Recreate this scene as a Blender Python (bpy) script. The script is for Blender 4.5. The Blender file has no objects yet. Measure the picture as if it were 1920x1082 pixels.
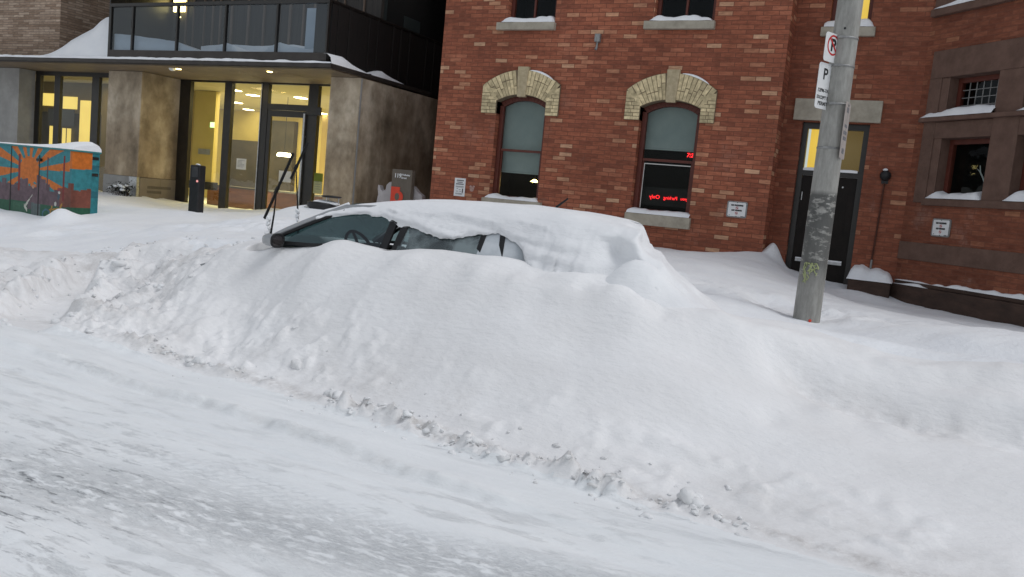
import bpy, bmesh, math, random
import numpy as np
from mathutils import Vector, Matrix
random.seed(7)
S = bpy.context.scene
COL = S.collection
R = math.radians

# ------------------------------------------------------------------ materials
def new_mat(name):
    m = bpy.data.materials.new(name); m.use_nodes = True
    nt = m.node_tree; nt.nodes.clear()
    return m, nt, nt.nodes, nt.links
def N(nodes, typ, **kw):
    n = nodes.new(typ)
    for k, v in kw.items():
        if k.startswith('i_'):
            key = k[2:]
            key = int(key) if key.isdigit() else key.replace('_', ' ')
            n.inputs[key].default_value = v
        else: setattr(n, k, v)
    return n
def ramp(nodes, stops, interp='LINEAR'):
    r = nodes.new('ShaderNodeValToRGB'); r.color_ramp.interpolation = interp
    els = r.color_ramp.elements
    while len(els) < len(stops): els.new(0.5)
    for e, (p, c) in zip(els, stops):
        e.position = p; e.color = (*c, 1) if len(c) == 3 else c
    return r
def finish(nodes, links, shader):
    o = nodes.new('ShaderNodeOutputMaterial'); links.new(shader, o.inputs['Surface'])

def mat_var(name, c1, c2, scale=4, rough=.6, metal=0, bump=0, bscale=None, detail=6, stretch=(1, 1, 1), spec=.4, stops=(.3, .7)):
    """noise mottled principled surface"""
    m, nt, n, l = new_mat(name)
    tc = N(n, 'ShaderNodeTexCoord'); mp = N(n, 'ShaderNodeMapping'); mp.inputs['Scale'].default_value = stretch
    l.new(tc.outputs['Object'], mp.inputs['Vector'])
    nz = N(n, 'ShaderNodeTexNoise'); nz.inputs['Scale'].default_value = scale; nz.inputs['Detail'].default_value = detail
    nz.inputs['Roughness'].default_value = .62
    l.new(mp.outputs[0], nz.inputs['Vector'])
    cr = ramp(n, [(stops[0], c1), (stops[1], c2)]); l.new(nz.outputs['Fac'], cr.inputs['Fac'])
    p = N(n, 'ShaderNodeBsdfPrincipled'); p.inputs['Roughness'].default_value = rough; p.inputs['Metallic'].default_value = metal
    p.inputs['Specular IOR Level'].default_value = spec
    l.new(cr.outputs['Color'], p.inputs['Base Color'])
    if bump:
        nb = N(n, 'ShaderNodeTexNoise'); nb.inputs['Scale'].default_value = bscale or scale * 6; nb.inputs['Detail'].default_value = 5
        l.new(mp.outputs[0], nb.inputs['Vector'])
        b = N(n, 'ShaderNodeBump'); b.inputs['Strength'].default_value = bump; b.inputs['Distance'].default_value = .01
        l.new(nb.outputs['Fac'], b.inputs['Height']); l.new(b.outputs['Normal'], p.inputs['Normal'])
    finish(n, l, p.outputs[0]); return m

def mat_snow(name, c1=(.80, .82, .85), c2=(.86, .875, .89), fine=.35, coarse=.5, stretch=(1, 1, 1), dirt=0.0):
    m, nt, n, l = new_mat(name)
    tc = N(n, 'ShaderNodeTexCoord'); mp = N(n, 'ShaderNodeMapping'); mp.inputs['Scale'].default_value = stretch
    l.new(tc.outputs['Object'], mp.inputs['Vector'])
    a = N(n, 'ShaderNodeTexNoise'); a.inputs['Scale'].default_value = 2.2; a.inputs['Detail'].default_value = 7
    b = N(n, 'ShaderNodeTexNoise'); b.inputs['Scale'].default_value = 22; b.inputs['Detail'].default_value = 4
    c = N(n, 'ShaderNodeTexNoise'); c.inputs['Scale'].default_value = 130; c.inputs['Detail'].default_value = 3
    for q in (a, b, c): l.new(mp.outputs[0], q.inputs['Vector'])
    cr = ramp(n, [(.3, c1), (.7, c2)]); l.new(a.outputs['Fac'], cr.inputs['Fac'])
    col = cr.outputs['Color']
    if dirt:
        d = N(n, 'ShaderNodeTexNoise'); d.inputs['Scale'].default_value = 5.5; d.inputs['Detail'].default_value = 9; d.inputs['Roughness'].default_value = .7
        l.new(mp.outputs[0], d.inputs['Vector'])
        dr = ramp(n, [(.52, (0, 0, 0)), (.74, (1, 1, 1))]); l.new(d.outputs['Fac'], dr.inputs['Fac'])
        mu = N(n, 'ShaderNodeMath', operation='MULTIPLY'); mu.inputs[1].default_value = dirt; l.new(dr.outputs['Color'], mu.inputs[0])
        mx = N(n, 'ShaderNodeMixRGB'); mx.inputs['Color2'].default_value = (.42, .40, .38, 1)
        l.new(mu.outputs[0], mx.inputs['Fac']); l.new(col, mx.inputs['Color1']); col = mx.outputs['Color']
    p = N(n, 'ShaderNodeBsdfPrincipled'); p.inputs['Roughness'].default_value = .75; p.inputs['Specular IOR Level'].default_value = .2
    l.new(col, p.inputs['Base Color'])
    b1 = N(n, 'ShaderNodeBump'); b1.inputs['Strength'].default_value = coarse; b1.inputs['Distance'].default_value = .02
    l.new(b.outputs['Fac'], b1.inputs['Height'])
    b2 = N(n, 'ShaderNodeBump'); b2.inputs['Strength'].default_value = fine; b2.inputs['Distance'].default_value = .006
    l.new(c.outputs['Fac'], b2.inputs['Height']); l.new(b1.outputs['Normal'], b2.inputs['Normal'])
    l.new(b2.outputs['Normal'], p.inputs['Normal'])
    finish(n, l, p.outputs[0]); return m

def add_dirt_shade(m):
    """brownish road grit of the churned, ploughed snow, plus shade painted under the brow (mesh attribute 'dirt')"""
    nt = m.node_tree; n, l = nt.nodes, nt.links
    p = next(q for q in n if q.type == 'BSDF_PRINCIPLED'); src = p.inputs['Base Color'].links[0].from_socket
    at = N(n, 'ShaderNodeAttribute'); at.attribute_name = 'dirt'; tc = N(n, 'ShaderNodeTexCoord')
    d = N(n, 'ShaderNodeTexNoise'); d.inputs['Scale'].default_value = 7; d.inputs['Detail'].default_value = 9; d.inputs['Roughness'].default_value = .72; l.new(tc.outputs['Object'], d.inputs['Vector'])
    dr = ramp(n, [(.36, (0, 0, 0)), (.66, (1, 1, 1))]); l.new(d.outputs['Fac'], dr.inputs['Fac'])
    mu = N(n, 'ShaderNodeMath', operation='MULTIPLY'); l.new(at.outputs['Fac'], mu.inputs[0]); l.new(dr.outputs['Color'], mu.inputs[1])
    mx = N(n, 'ShaderNodeMixRGB'); mx.inputs['Color2'].default_value = (.43, .405, .385, 1); l.new(mu.outputs[0], mx.inputs['Fac']); l.new(src, mx.inputs['Color1']); l.new(mx.outputs['Color'], p.inputs['Base Color'])
    return m
def mat_road():
    """hard packed snow on the carriageway, streaked along the direction of travel, ice showing in worn patches"""
    m, nt, n, l = new_mat('packed_snow')
    tc = N(n, 'ShaderNodeTexCoord')
    def nz(scale, stretch, detail=6, rough=.6):
        mp = N(n, 'ShaderNodeMapping'); mp.inputs['Scale'].default_value = stretch; l.new(tc.outputs['Object'], mp.inputs['Vector'])
        q = N(n, 'ShaderNodeTexNoise'); q.inputs['Scale'].default_value = scale; q.inputs['Detail'].default_value = detail; q.inputs['Roughness'].default_value = rough
        l.new(mp.outputs[0], q.inputs['Vector']); return q.outputs['Fac']
    big = nz(.9, (.6, 1.6, 1)); mid = nz(5.5, (.38, 1.7, 1), 9, .72); fine = nz(42, (.3, 1.2, 1), 5)
    base = ramp(n, [(.3, (.81, .835, .85)), (.7, (.88, .895, .90))]); l.new(big, base.inputs['Fac'])
    k = N(n, 'ShaderNodeMath', operation='MULTIPLY'); 
    r1 = ramp(n, [(.53, (0, 0, 0)), (.72, (1, 1, 1))]); l.new(mid, r1.inputs['Fac'])
    r2 = ramp(n, [(.42, (.15, .15, .15)), (.62, (1, 1, 1))]); l.new(nz(.75, (.5, 1.5, 1), 3), r2.inputs['Fac'])
    l.new(r1.outputs['Color'], k.inputs[0]); l.new(r2.outputs['Color'], k.inputs[1])
    gy = N(n, 'ShaderNodeSeparateXYZ'); l.new(tc.outputs['Object'], gy.inputs[0])
    by = N(n, 'ShaderNodeMath', operation='MULTIPLY_ADD'); l.new(gy.outputs['X'], by.inputs[0]); by.inputs[1].default_value = -.17; l.new(gy.outputs['Y'], by.inputs[2])   # band drifts along the lane
    d1 = N(n, 'ShaderNodeMath', operation='SUBTRACT'); l.new(by.outputs[0], d1.inputs[0]); d1.inputs[1].default_value = 3.28
    ab = N(n, 'ShaderNodeMath', operation='ABSOLUTE'); l.new(d1.outputs[0], ab.inputs[0])
    bm = N(n, 'ShaderNodeMapRange'); bm.inputs['From Min'].default_value = .42; bm.inputs['From Max'].default_value = .05; l.new(ab.outputs[0], bm.inputs['Value'])
    cm = ramp(n, [(.44, (0, 0, 0)), (.60, (1, 1, 1))]); l.new(nz(15, (.55, 1.5, 1), 8, .7), cm.inputs['Fac'])
    cb = N(n, 'ShaderNodeMath', operation='MULTIPLY'); l.new(bm.outputs[0], cb.inputs[0]); l.new(cm.outputs['Color'], cb.inputs[1])
    kx = N(n, 'ShaderNodeMath', operation='MAXIMUM'); l.new(k.outputs[0], kx.inputs[0]); l.new(cb.outputs[0], kx.inputs[1]); k = kx
    mx = N(n, 'ShaderNodeMixRGB'); mx.inputs['Color2'].default_value = (.46, .48, .50, 1)
    k2 = N(n, 'ShaderNodeMath', operation='MULTIPLY'); k2.inputs[1].default_value = .5; l.new(k.outputs[0], k2.inputs[0])
    l.new(k2.outputs[0], mx.inputs['Fac']); l.new(base.outputs['Color'], mx.inputs['Color1'])
    st1 = nz(1, (.16, 6, 1), 6, .7); st = ramp(n, [(.40, (.80, .815, .83)), (.62, (1.03, 1.03, 1.03))]); l.new(st1, st.inputs['Fac'])
    stm = N(n, 'ShaderNodeMixRGB', blend_type='MULTIPLY'); stm.inputs['Fac'].default_value = .2; l.new(mx.outputs['Color'], stm.inputs['Color1']); l.new(st.outputs['Color'], stm.inputs['Color2']); mx = stm
    # bare wet asphalt where the wheels have worn through
    r3 = ramp(n, [(.55, (0, 0, 0)), (.63, (1, 1, 1))]); l.new(nz(9, (.35, 1.6, 1), 8, .75), r3.inputs['Fac'])
    geo = N(n, 'ShaderNodeSeparateXYZ'); l.new(tc.outputs['Object'], geo.inputs[0])
    w1 = N(n, 'ShaderNodeMapRange'); w1.inputs['From Min'].default_value = -2.3; w1.inputs['From Max'].default_value = -3.6; l.new(geo.outputs['X'], w1.inputs['Value'])
    w2 = N(n, 'ShaderNodeMapRange'); w2.inputs['From Min'].default_value = 3.35; w2.inputs['From Max'].default_value = 2.6; l.new(geo.outputs['Y'], w2.inputs['Value'])
    w = N(n, 'ShaderNodeMath', operation='MULTIPLY'); l.new(w1.outputs[0], w.inputs[0]); l.new(w2.outputs[0], w.inputs[1])
    ww = N(n, 'ShaderNodeMath', operation='MULTIPLY'); l.new(w.outputs[0], ww.inputs[0]); l.new(r3.outputs['Color'], ww.inputs[1])
    mx2 = N(n, 'ShaderNodeMixRGB'); mx2.inputs['Color2'].default_value = (.11, .12, .135, 1)
    l.new(ww.outputs[0], mx2.inputs['Fac']); l.new(mx.outputs['Color'], mx2.inputs['Color1'])
    p = N(n, 'ShaderNodeBsdfPrincipled'); p.inputs['Roughness'].default_value = .6; p.inputs['Specular IOR Level'].default_value = .3
    l.new(mx2.outputs['Color'], p.inputs['Base Color'])
    b1 = N(n, 'ShaderNodeBump'); b1.inputs['Strength'].default_value = .55; b1.inputs['Distance'].default_value = .02; b1.invert = True
    l.new(k.outputs[0], b1.inputs['Height'])
    b2 = N(n, 'ShaderNodeBump'); b2.inputs['Strength'].default_value = .6; b2.inputs['Distance'].default_value = .012
    l.new(fine, b2.inputs['Height']); l.new(b1.outputs['Normal'], b2.inputs['Normal']); l.new(b2.outputs['Normal'], p.inputs['Normal'])
    finish(n, l, p.outputs[0]); return m

def mat_brick(name, stops, bw=.235, bh=.0755, mortar=(.165, .066, .042), msize=.006, soot=.35, rough=.85, smooth=.3):
    m, nt, n, l = new_mat(name)
    uv = N(n, 'ShaderNodeUVMap')
    # slight wobble so that courses are not ruler straight
    wob = N(n, 'ShaderNodeTexNoise'); wob.inputs['Scale'].default_value = 5; wob.inputs['Detail'].default_value = 3
    l.new(uv.outputs[0], wob.inputs['Vector'])
    sub = N(n, 'ShaderNodeVectorMath', operation='SUBTRACT'); sub.inputs[1].default_value = (.5, .5, .5); l.new(wob.outputs['Color'], sub.inputs[0])
    sc = N(n, 'ShaderNodeVectorMath', operation='SCALE'); sc.inputs['Scale'].default_value = .012; l.new(sub.outputs[0], sc.inputs[0])
    ad = N(n, 'ShaderNodeVectorMath', operation='ADD'); l.new(uv.outputs[0], ad.inputs[0]); l.new(sc.outputs[0], ad.inputs[1])
    br = N(n, 'ShaderNodeTexBrick'); br.inputs['Scale'].default_value = 1; br.inputs['Brick Width'].default_value = bw; br.inputs['Row Height'].default_value = bh
    br.inputs['Mortar Size'].default_value = msize; br.inputs['Mortar Smooth'].default_value = smooth; br.inputs['Bias'].default_value = 0
    br.inputs['Color1'].default_value = (0, 0, 0, 1); br.inputs['Color2'].default_value = (1, 1, 1, 1); br.inputs['Mortar'].default_value = (.5, .5, .5, 1)
    br.offset = .5; br.squash = 1
    l.new(ad.outputs[0], br.inputs['Vector'])
    cr = ramp(n, stops); l.new(br.outputs['Color'], cr.inputs['Fac'])
    gm = N(n, 'ShaderNodeMapping'); gm.inputs['Scale'].default_value = (7, 24, 1); l.new(uv.outputs[0], gm.inputs['Vector'])
    g = N(n, 'ShaderNodeTexNoise'); g.inputs['Scale'].default_value = 1; g.inputs['Detail'].default_value = 7; g.inputs['Roughness'].default_value = .65; l.new(gm.outputs[0], g.inputs['Vector'])
    gr = ramp(n, [(.28, (.62, .60, .60)), (.72, (1.28, 1.26, 1.24))]); l.new(g.outputs['Fac'], gr.inputs['Fac'])
    m1 = N(n, 'ShaderNodeMixRGB', blend_type='MULTIPLY'); m1.inputs['Fac'].default_value = 1; l.new(cr.outputs['Color'], m1.inputs['Color1']); l.new(gr.outputs['Color'], m1.inputs['Color2'])
    s = N(n, 'ShaderNodeTexNoise'); s.inputs['Scale'].default_value = .7; s.inputs['Detail'].default_value = 6; s.inputs['Roughness'].default_value = .6; l.new(uv.outputs[0], s.inputs['Vector'])
    sr = ramp(n, [(.3, (1 - soot,) * 3), (.7, (1.12, 1.12, 1.12))]); l.new(s.outputs['Fac'], sr.inputs['Fac'])
    m2 = N(n, 'ShaderNodeMixRGB', blend_type='MULTIPLY'); m2.inputs['Fac'].default_value = 1; l.new(m1.outputs['Color'], m2.inputs['Color1']); l.new(sr.outputs['Color'], m2.inputs['Color2'])
    # pale salt bloom in patches, more of it low on the wall
    ef = N(n, 'ShaderNodeTexNoise'); ef.inputs['Scale'].default_value = 1.3; ef.inputs['Detail'].default_value = 8; ef.inputs['Roughness'].default_value = .72; l.new(uv.outputs[0], ef.inputs['Vector'])
    er = ramp(n, [(.56, (0, 0, 0)), (.78, (1, 1, 1))]); l.new(ef.outputs['Fac'], er.inputs['Fac'])
    su = N(n, 'ShaderNodeSeparateXYZ'); l.new(uv.outputs[0], su.inputs[0]); ez = N(n, 'ShaderNodeMapRange'); ez.inputs['From Min'].default_value = 4; ez.inputs['From Max'].default_value = 1.2; ez.inputs['To Min'].default_value = .12; ez.inputs['To Max'].default_value = .55; l.new(su.outputs['Y'], ez.inputs['Value'])
    ee = N(n, 'ShaderNodeMath', operation='MULTIPLY'); l.new(er.outputs['Color'], ee.inputs[0]); l.new(ez.outputs[0], ee.inputs[1])
    m4 = N(n, 'ShaderNodeMixRGB'); m4.inputs['Color2'].default_value = (.40, .29, .24, 1); l.new(ee.outputs[0], m4.inputs['Fac']); l.new(m2.outputs['Color'], m4.inputs['Color1']); m2 = m4
    mx = N(n, 'ShaderNodeMixRGB'); l.new(br.outputs['Fac'], mx.inputs['Fac']); l.new(m2.outputs['Color'], mx.inputs['Color1']); mx.inputs['Color2'].default_value = (*mortar, 1)
    p = N(n, 'ShaderNodeBsdfPrincipled'); p.inputs['Roughness'].default_value = rough; p.inputs['Specular IOR Level'].default_value = .25
    l.new(mx.outputs['Color'], p.inputs['Base Color'])
    inv = N(n, 'ShaderNodeMath', operation='SUBTRACT'); inv.inputs[0].default_value = 1; l.new(br.outputs['Fac'], inv.inputs[1])
    hs = N(n, 'ShaderNodeMath', operation='MULTIPLY_ADD'); hs.inputs[1].default_value = .35; l.new(g.outputs['Fac'], hs.inputs[0]); l.new(inv.outputs[0], hs.inputs[2])
    b = N(n, 'ShaderNodeBump'); b.inputs['Strength'].default_value = .35; b.inputs['Distance'].default_value = .006; l.new(hs.outputs[0], b.inputs['Height'])
    l.new(b.outputs['Normal'], p.inputs['Normal'])
    finish(n, l, p.outputs[0]); return m

def mat_glass(name, tint=(.85, .9, .9), refl=.10, rough=.02, grad=.55):
    """window glass: a tinted see-through layer under a Fresnel reflection"""
    m, nt, n, l = new_mat(name)
    t = N(n, 'ShaderNodeBsdfTransparent'); t.inputs['Color'].default_value = (*tint, 1)
    g = N(n, 'ShaderNodeBsdfGlossy'); g.inputs['Roughness'].default_value = rough; g.inputs['Color'].default_value = (.9, .95, 1, 1)
    lw = N(n, 'ShaderNodeLayerWeight'); lw.inputs['Blend'].default_value = .35
    ma = N(n, 'ShaderNodeMath', operation='MULTIPLY_ADD'); ma.inputs[1].default_value = grad; ma.inputs[2].default_value = refl
    pw = N(n, 'ShaderNodeMath', operation='POWER'); pw.inputs[1].default_value = 3; l.new(lw.outputs['Facing'], pw.inputs[0]); l.new(pw.outputs[0], ma.inputs[0])
    mx = N(n, 'ShaderNodeMixShader'); l.new(ma.outputs[0], mx.inputs['Fac']); l.new(t.outputs[0], mx.inputs[1]); l.new(g.outputs[0], mx.inputs[2])
    # old panes are never quite flat
    tc = N(n, 'ShaderNodeTexCoord'); nz = N(n, 'ShaderNodeTexNoise'); nz.inputs['Scale'].default_value = 2.5; l.new(tc.outputs['Object'], nz.inputs['Vector'])
    b = N(n, 'ShaderNodeBump'); b.inputs['Strength'].default_value = .08; b.inputs['Distance'].default_value = .03; l.new(nz.outputs['Fac'], b.inputs['Height']); l.new(b.outputs['Normal'], g.inputs['Normal'])
    finish(n, l, mx.outputs[0]); return m

def mat_emit(name, c, s, base=None):
    m, nt, n, l = new_mat(name)
    p = N(n, 'ShaderNodeBsdfPrincipled'); p.inputs['Base Color'].default_value = (*(base or c), 1); p.inputs['Emission Color'].default_value = (*c, 1); p.inputs['Emission Strength'].default_value = s
    tc = N(n, 'ShaderNodeTexCoord'); nz = N(n, 'ShaderNodeTexNoise'); nz.inputs['Scale'].default_value = 1.6; l.new(tc.outputs['Object'], nz.inputs['Vector'])
    mr = N(n, 'ShaderNodeMapRange'); mr.inputs['To Min'].default_value = s * .8; mr.inputs['To Max'].default_value = s * 1.2; l.new(nz.outputs['Fac'], mr.inputs['Value']); l.new(mr.outputs[0], p.inputs['Emission Strength'])
    finish(n, l, p.outputs[0]); return m

def mat_attr(name, rough=.5, wear=.25, spec=.4):
    """painted surface: colours come from the mesh colour layer, worn by noise"""
    m, nt, n, l = new_mat(name)
    at = N(n, 'ShaderNodeVertexColor'); at.layer_name = 'paint'
    tc = N(n, 'ShaderNodeTexCoord'); nz = N(n, 'ShaderNodeTexNoise'); nz.inputs['Scale'].default_value = 14; nz.inputs['Detail'].default_value = 7; l.new(tc.outputs['Object'], nz.inputs['Vector'])
    cr = ramp(n, [(.3, (1 - wear,) * 3), (.7, (1.1, 1.1, 1.1))]); l.new(nz.outputs['Fac'], cr.inputs['Fac'])
    mx = N(n, 'ShaderNodeMixRGB', blend_type='MULTIPLY'); mx.inputs['Fac'].default_value = 1; l.new(at.outputs['Color'], mx.inputs['Color1']); l.new(cr.outputs['Color'], mx.inputs['Color2'])
    p = N(n, 'ShaderNodeBsdfPrincipled'); p.inputs['Roughness'].default_value = rough; p.inputs['Specular IOR Level'].default_value = spec; l.new(mx.outputs['Color'], p.inputs['Base Color'])
    finish(n, l, p.outputs[0]); return m

def mat_stone_panel():
    """weathered concrete/stone cladding: brown grey with damp stains"""
    m, nt, n, l = new_mat('stone_cladding')
    tc = N(n, 'ShaderNodeTexCoord')
    def nz(s, st, d=7):
        mp = N(n, 'ShaderNodeMapping'); mp.inputs['Scale'].default_value = st; l.new(tc.outputs['Object'], mp.inputs['Vector'])
        q = N(n, 'ShaderNodeTexNoise'); q.inputs['Scale'].default_value = s; q.inputs['Detail'].default_value = d; q.inputs['Roughness'].default_value = .62; l.new(mp.outputs[0], q.inputs['Vector']); return q.outputs['Fac']
    c = ramp(n, [(.30, (.17, .135, .098)), (.5, (.31, .255, .195)), (.70, (.50, .44, .365))]); l.new(nz(1.1, (1, 1, .8)), c.inputs['Fac'])
    s = ramp(n, [(.36, (.62, .60, .57)), (.58, (1.08, 1.08, 1.08))]); l.new(nz(2.2, (1, 1, .7)), s.inputs['Fac'])
    mx = N(n, 'ShaderNodeMixRGB', blend_type='MULTIPLY'); mx.inputs['Fac'].default_value = 1; l.new(c.outputs['Color'], mx.inputs['Color1']); l.new(s.outputs['Color'], mx.inputs['Color2'])
    sx = N(n, 'ShaderNodeSeparateXYZ'); l.new(tc.outputs['Object'], sx.inputs[0])
    wv = N(n, 'ShaderNodeMath', operation='MULTIPLY_ADD'); l.new(nz(1.4, (1, 1, .6)), wv.inputs[0]); wv.inputs[1].default_value = 2.2; l.new(sx.outputs['Z'], wv.inputs[2])
    zr = ramp(n, [(.28, (1.06, .94, .73)), (.60, (1.15, 1.10, 1.0)), (.8, (1.42, 1.43, 1.39))]); mr = N(n, 'ShaderNodeMapRange'); mr.inputs['From Min'].default_value = 0; mr.inputs['From Max'].default_value = 5.6; l.new(wv.outputs[0], mr.inputs['Value']); l.new(mr.outputs[0], zr.inputs['Fac'])
    m3 = N(n, 'ShaderNodeMixRGB', blend_type='MULTIPLY'); m3.inputs['Fac'].default_value = 1; l.new(mx.outputs['Color'], m3.inputs['Color1']); l.new(zr.outputs['Color'], m3.inputs['Color2']); mx = m3
    p = N(n, 'ShaderNodeBsdfPrincipled'); p.inputs['Roughness'].default_value = .7; l.new(mx.outputs['Color'], p.inputs['Base Color'])
    b = N(n, 'ShaderNodeBump'); b.inputs['Strength'].default_value = .25; b.inputs['Distance'].default_value = .01; l.new(nz(30, (1, 1, 1)), b.inputs['Height']); l.new(b.outputs['Normal'], p.inputs['Normal'])
    finish(n, l, p.outputs[0]); return m

def mat_pole():
    """weathered concrete pole, black tape residue in bands between 1.3 and 2.1 m"""
    m, nt, n, l = new_mat('pole_concrete')
    tc = N(n, 'ShaderNodeTexCoord')
    a = N(n, 'ShaderNodeTexNoise'); a.inputs['Scale'].default_value = 5; a.inputs['Detail'].default_value = 8; a.inputs['Roughness'].default_value = .7
    mp = N(n, 'ShaderNodeMapping'); mp.inputs['Scale'].default_value = (2.5, 2.5, .6); l.new(tc.outputs['Object'], mp.inputs['Vector']); l.new(mp.outputs[0], a.inputs['Vector'])
    c = ramp(n, [(.25, (.17, .165, .15)), (.6, (.34, .335, .31)), (.85, (.45, .44, .41))]); l.new(a.outputs['Fac'], c.inputs['Fac'])
    sx = N(n, 'ShaderNodeSeparateXYZ'); l.new(tc.outputs['Object'], sx.inputs[0])
    t = N(n, 'ShaderNodeTexNoise'); t.inputs['Scale'].default_value = 7; t.inputs['Detail'].default_value = 8; t.inputs['Roughness'].default_value = .7
    mp2 = N(n, 'ShaderNodeMapping'); mp2.inputs['Scale'].default_value = (.8, .8, 2.2); l.new(tc.outputs['Object'], mp2.inputs['Vector']); l.new(mp2.outputs[0], t.inputs['Vector'])
    tr = ramp(n, [(.43, (0, 0, 0)), (.48, (1, 1, 1))]); l.new(t.outputs['Fac'], tr.inputs['Fac'])
    g1 = N(n, 'ShaderNodeMapRange'); g1.inputs['From Min'].default_value = .95; g1.inputs['From Max'].default_value = 1.2; l.new(sx.outputs['Z'], g1.inputs['Value'])
    g2 = N(n, 'ShaderNodeMapRange'); g2.inputs['From Min'].default_value = 1.93; g2.inputs['From Max'].default_value = 1.88; l.new(sx.outputs['Z'], g2.inputs['Value'])
    g3 = N(n, 'ShaderNodeMapRange'); g3.inputs['From Min'].default_value = .9; g3.inputs['From Max'].default_value = 1.7; g3.inputs['To Min'].default_value = .75; l.new(sx.outputs['Z'], g3.inputs['Value'])
    k = tr.outputs['Color']
    for g in (g1, g2, g3):
        q = N(n, 'ShaderNodeMath', operation='MULTIPLY'); l.new(k, q.inputs[0]); l.new(g.outputs[0], q.inputs[1]); k = q.outputs[0]
    q = N(n, 'ShaderNodeMath', operation='MULTIPLY'); l.new(k, q.inputs[0]); q.inputs[1].default_value = .78
    mx = N(n, 'ShaderNodeMixRGB'); mx.inputs['Color2'].default_value = (.035, .037, .036, 1); l.new(q.outputs[0], mx.inputs['Fac']); l.new(c.outputs['Color'], mx.inputs['Color1'])
    p = N(n, 'ShaderNodeBsdfPrincipled'); p.inputs['Roughness'].default_value = .8; l.new(mx.outputs['Color'], p.inputs['Base Color'])
    b = N(n, 'ShaderNodeBump'); b.inputs['Strength'].default_value = .35; b.inputs['Distance'].default_value = .006
    f = N(n, 'ShaderNodeTexNoise'); f.inputs['Scale'].default_value = 60; f.inputs['Detail'].default_value = 5; l.new(tc.outputs['Object'], f.inputs['Vector']); l.new(f.outputs['Fac'], b.inputs['Height']); l.new(b.outputs['Normal'], p.inputs['Normal'])
    finish(n, l, p.outputs[0]); return m

M = {}
M['snow'] = mat_snow('fresh_snow')
M['snow_rough'] = mat_snow('ploughed_snow', (.70, .70, .70), (.84, .85, .86), coarse=.7, dirt=.35)
M['snow_ledge'] = mat_snow('ledge_snow', (.82, .84, .87), (.9, .91, .92), coarse=.4)
M['road'] = mat_road()
RED = [(0, (0.262, 0.089, 0.054)), (.3, (0.334, 0.112, 0.065)), (.7, (0.394, 0.134, 0.076)), (.88, (0.441, 0.167, 0.098)), (.96, (0.549, 0.281, 0.167)), (1, (0.643, 0.394, 0.250))]
M['brick'] = mat_brick('red_brick', RED, bw=.25)
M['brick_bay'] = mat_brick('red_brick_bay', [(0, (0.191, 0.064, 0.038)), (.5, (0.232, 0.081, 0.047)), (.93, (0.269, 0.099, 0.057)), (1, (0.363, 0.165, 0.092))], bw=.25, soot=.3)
M['brick_brown'] = mat_brick('brown_roman_brick', [(0, (0.284, 0.199, 0.141)), (.5, (0.397, 0.293, 0.218)), (1, (0.529, 0.416, 0.321))], bw=.42, bh=.062, mortar=(0.170, 0.136, 0.110), soot=.25)
M['tan_brick'] = mat_attr('tan_arch_brick', rough=.85, wear=.4, spec=.2)
M['tan_mortar'] = mat_var('arch_mortar', (.16, .125, .08), (.24, .19, .13), 20, .9)
M['sill'] = mat_var('limestone_sill', (0.300, 0.270, 0.216), (0.456, 0.414, 0.336), 6, .85, bump=.3)
M['brownstone'] = mat_var('brownstone', (0.105, 0.061, 0.045), (0.160, 0.095, 0.072), 5, .85, bump=.4, bscale=40)
M['plinth'] = mat_var('dark_plinth_stone', (0.038, 0.023, 0.017), (0.081, 0.047, 0.034), 3, .8, bump=.5, stretch=(1, 1, 2.5))
M['frame_red'] = mat_var('oxblood_frame_paint', (0.089, 0.022, 0.014), (0.128, 0.032, 0.020), 8, .5)
M['frame_dark'] = mat_var('dark_bronze_frame', (.010, .009, .008), (.022, .019, .017), 6, .35, spec=.5)
M['door'] = mat_var('black_door_paint', (.008, .006, .005), (.015, .011, .009), 5, .6, spec=.2)
M['steel'] = mat_var('brushed_steel', (.35, .36, .37), (.55, .56, .57), 20, .35, metal=.8)
M['galv'] = mat_var('galvanised_steel', (.2, .2, .2), (.36, .36, .35), 18, .5, metal=.5)
M['black'] = mat_var('black_plastic', (.008, .008, .009), (.02, .02, .022), 10, .45)
M['rubber'] = mat_var('black_rubber', (.008, .008, .008), (.016, .016, .016), 10, .7)
M['car'] = mat_var('silver_car_paint', (.32, .33, .34), (.40, .41, .42), 5, .3, metal=.35, spec=.6)
M['trim'] = mat_var('black_car_trim', (.006, .006, .007), (.014, .014, .015), 12, .55)
M['fabric'] = mat_var('grey_seat_fabric', (.035, .045, .05), (.06, .075, .08), 40, .9)
M['carglass'] = mat_glass('car_glass', (.21, .29, .29), .075, .03, .5)
M['glass'] = mat_glass('old_window_glass', (.82, .88, .86), .012, .02, .25)
M['shopglass'] = mat_glass('shopfront_glass', (.88, .90, .82), .07, .01, .35)
M['balglass'] = mat_glass('balustrade_glass', (.56, .62, .67), .065, .02, .3)
M['blind'] = mat_var('roller_blind', (0.255, 0.289, 0.285), (0.323, 0.357, 0.348), 2, .9)
M['darkroom'] = mat_var('unlit_room', (.006, .006, .006), (.016, .015, .014), 2, .9)
M['stone'] = mat_stone_panel()
M['concrete'] = mat_var('pale_concrete', (.24, .235, .225), (.36, .355, .34), 2.2, .8, bump=.3)
M['panel'] = mat_var('taupe_panel', (.20, .165, .125), (.26, .215, .165), 3, .7)
M['canopy'] = mat_var('canopy_metal', (.028, .022, .019), (.05, .042, .036), 4, .5)
M['soffit'] = mat_var('soffit_panel', (.14, .105, .07), (.21, .16, .11), 2, .6)
M['clad'] = mat_var('dark_timber_cladding', (.005, .004, .0035), (.012, .008, .007), 3, .7, stretch=(6, 6, .4))
M['clad_front'] = mat_var('front_timber_cladding', (.022, .021, .020), (.055, .047, .041), 3, .7, stretch=(7, 6, .3))
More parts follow.
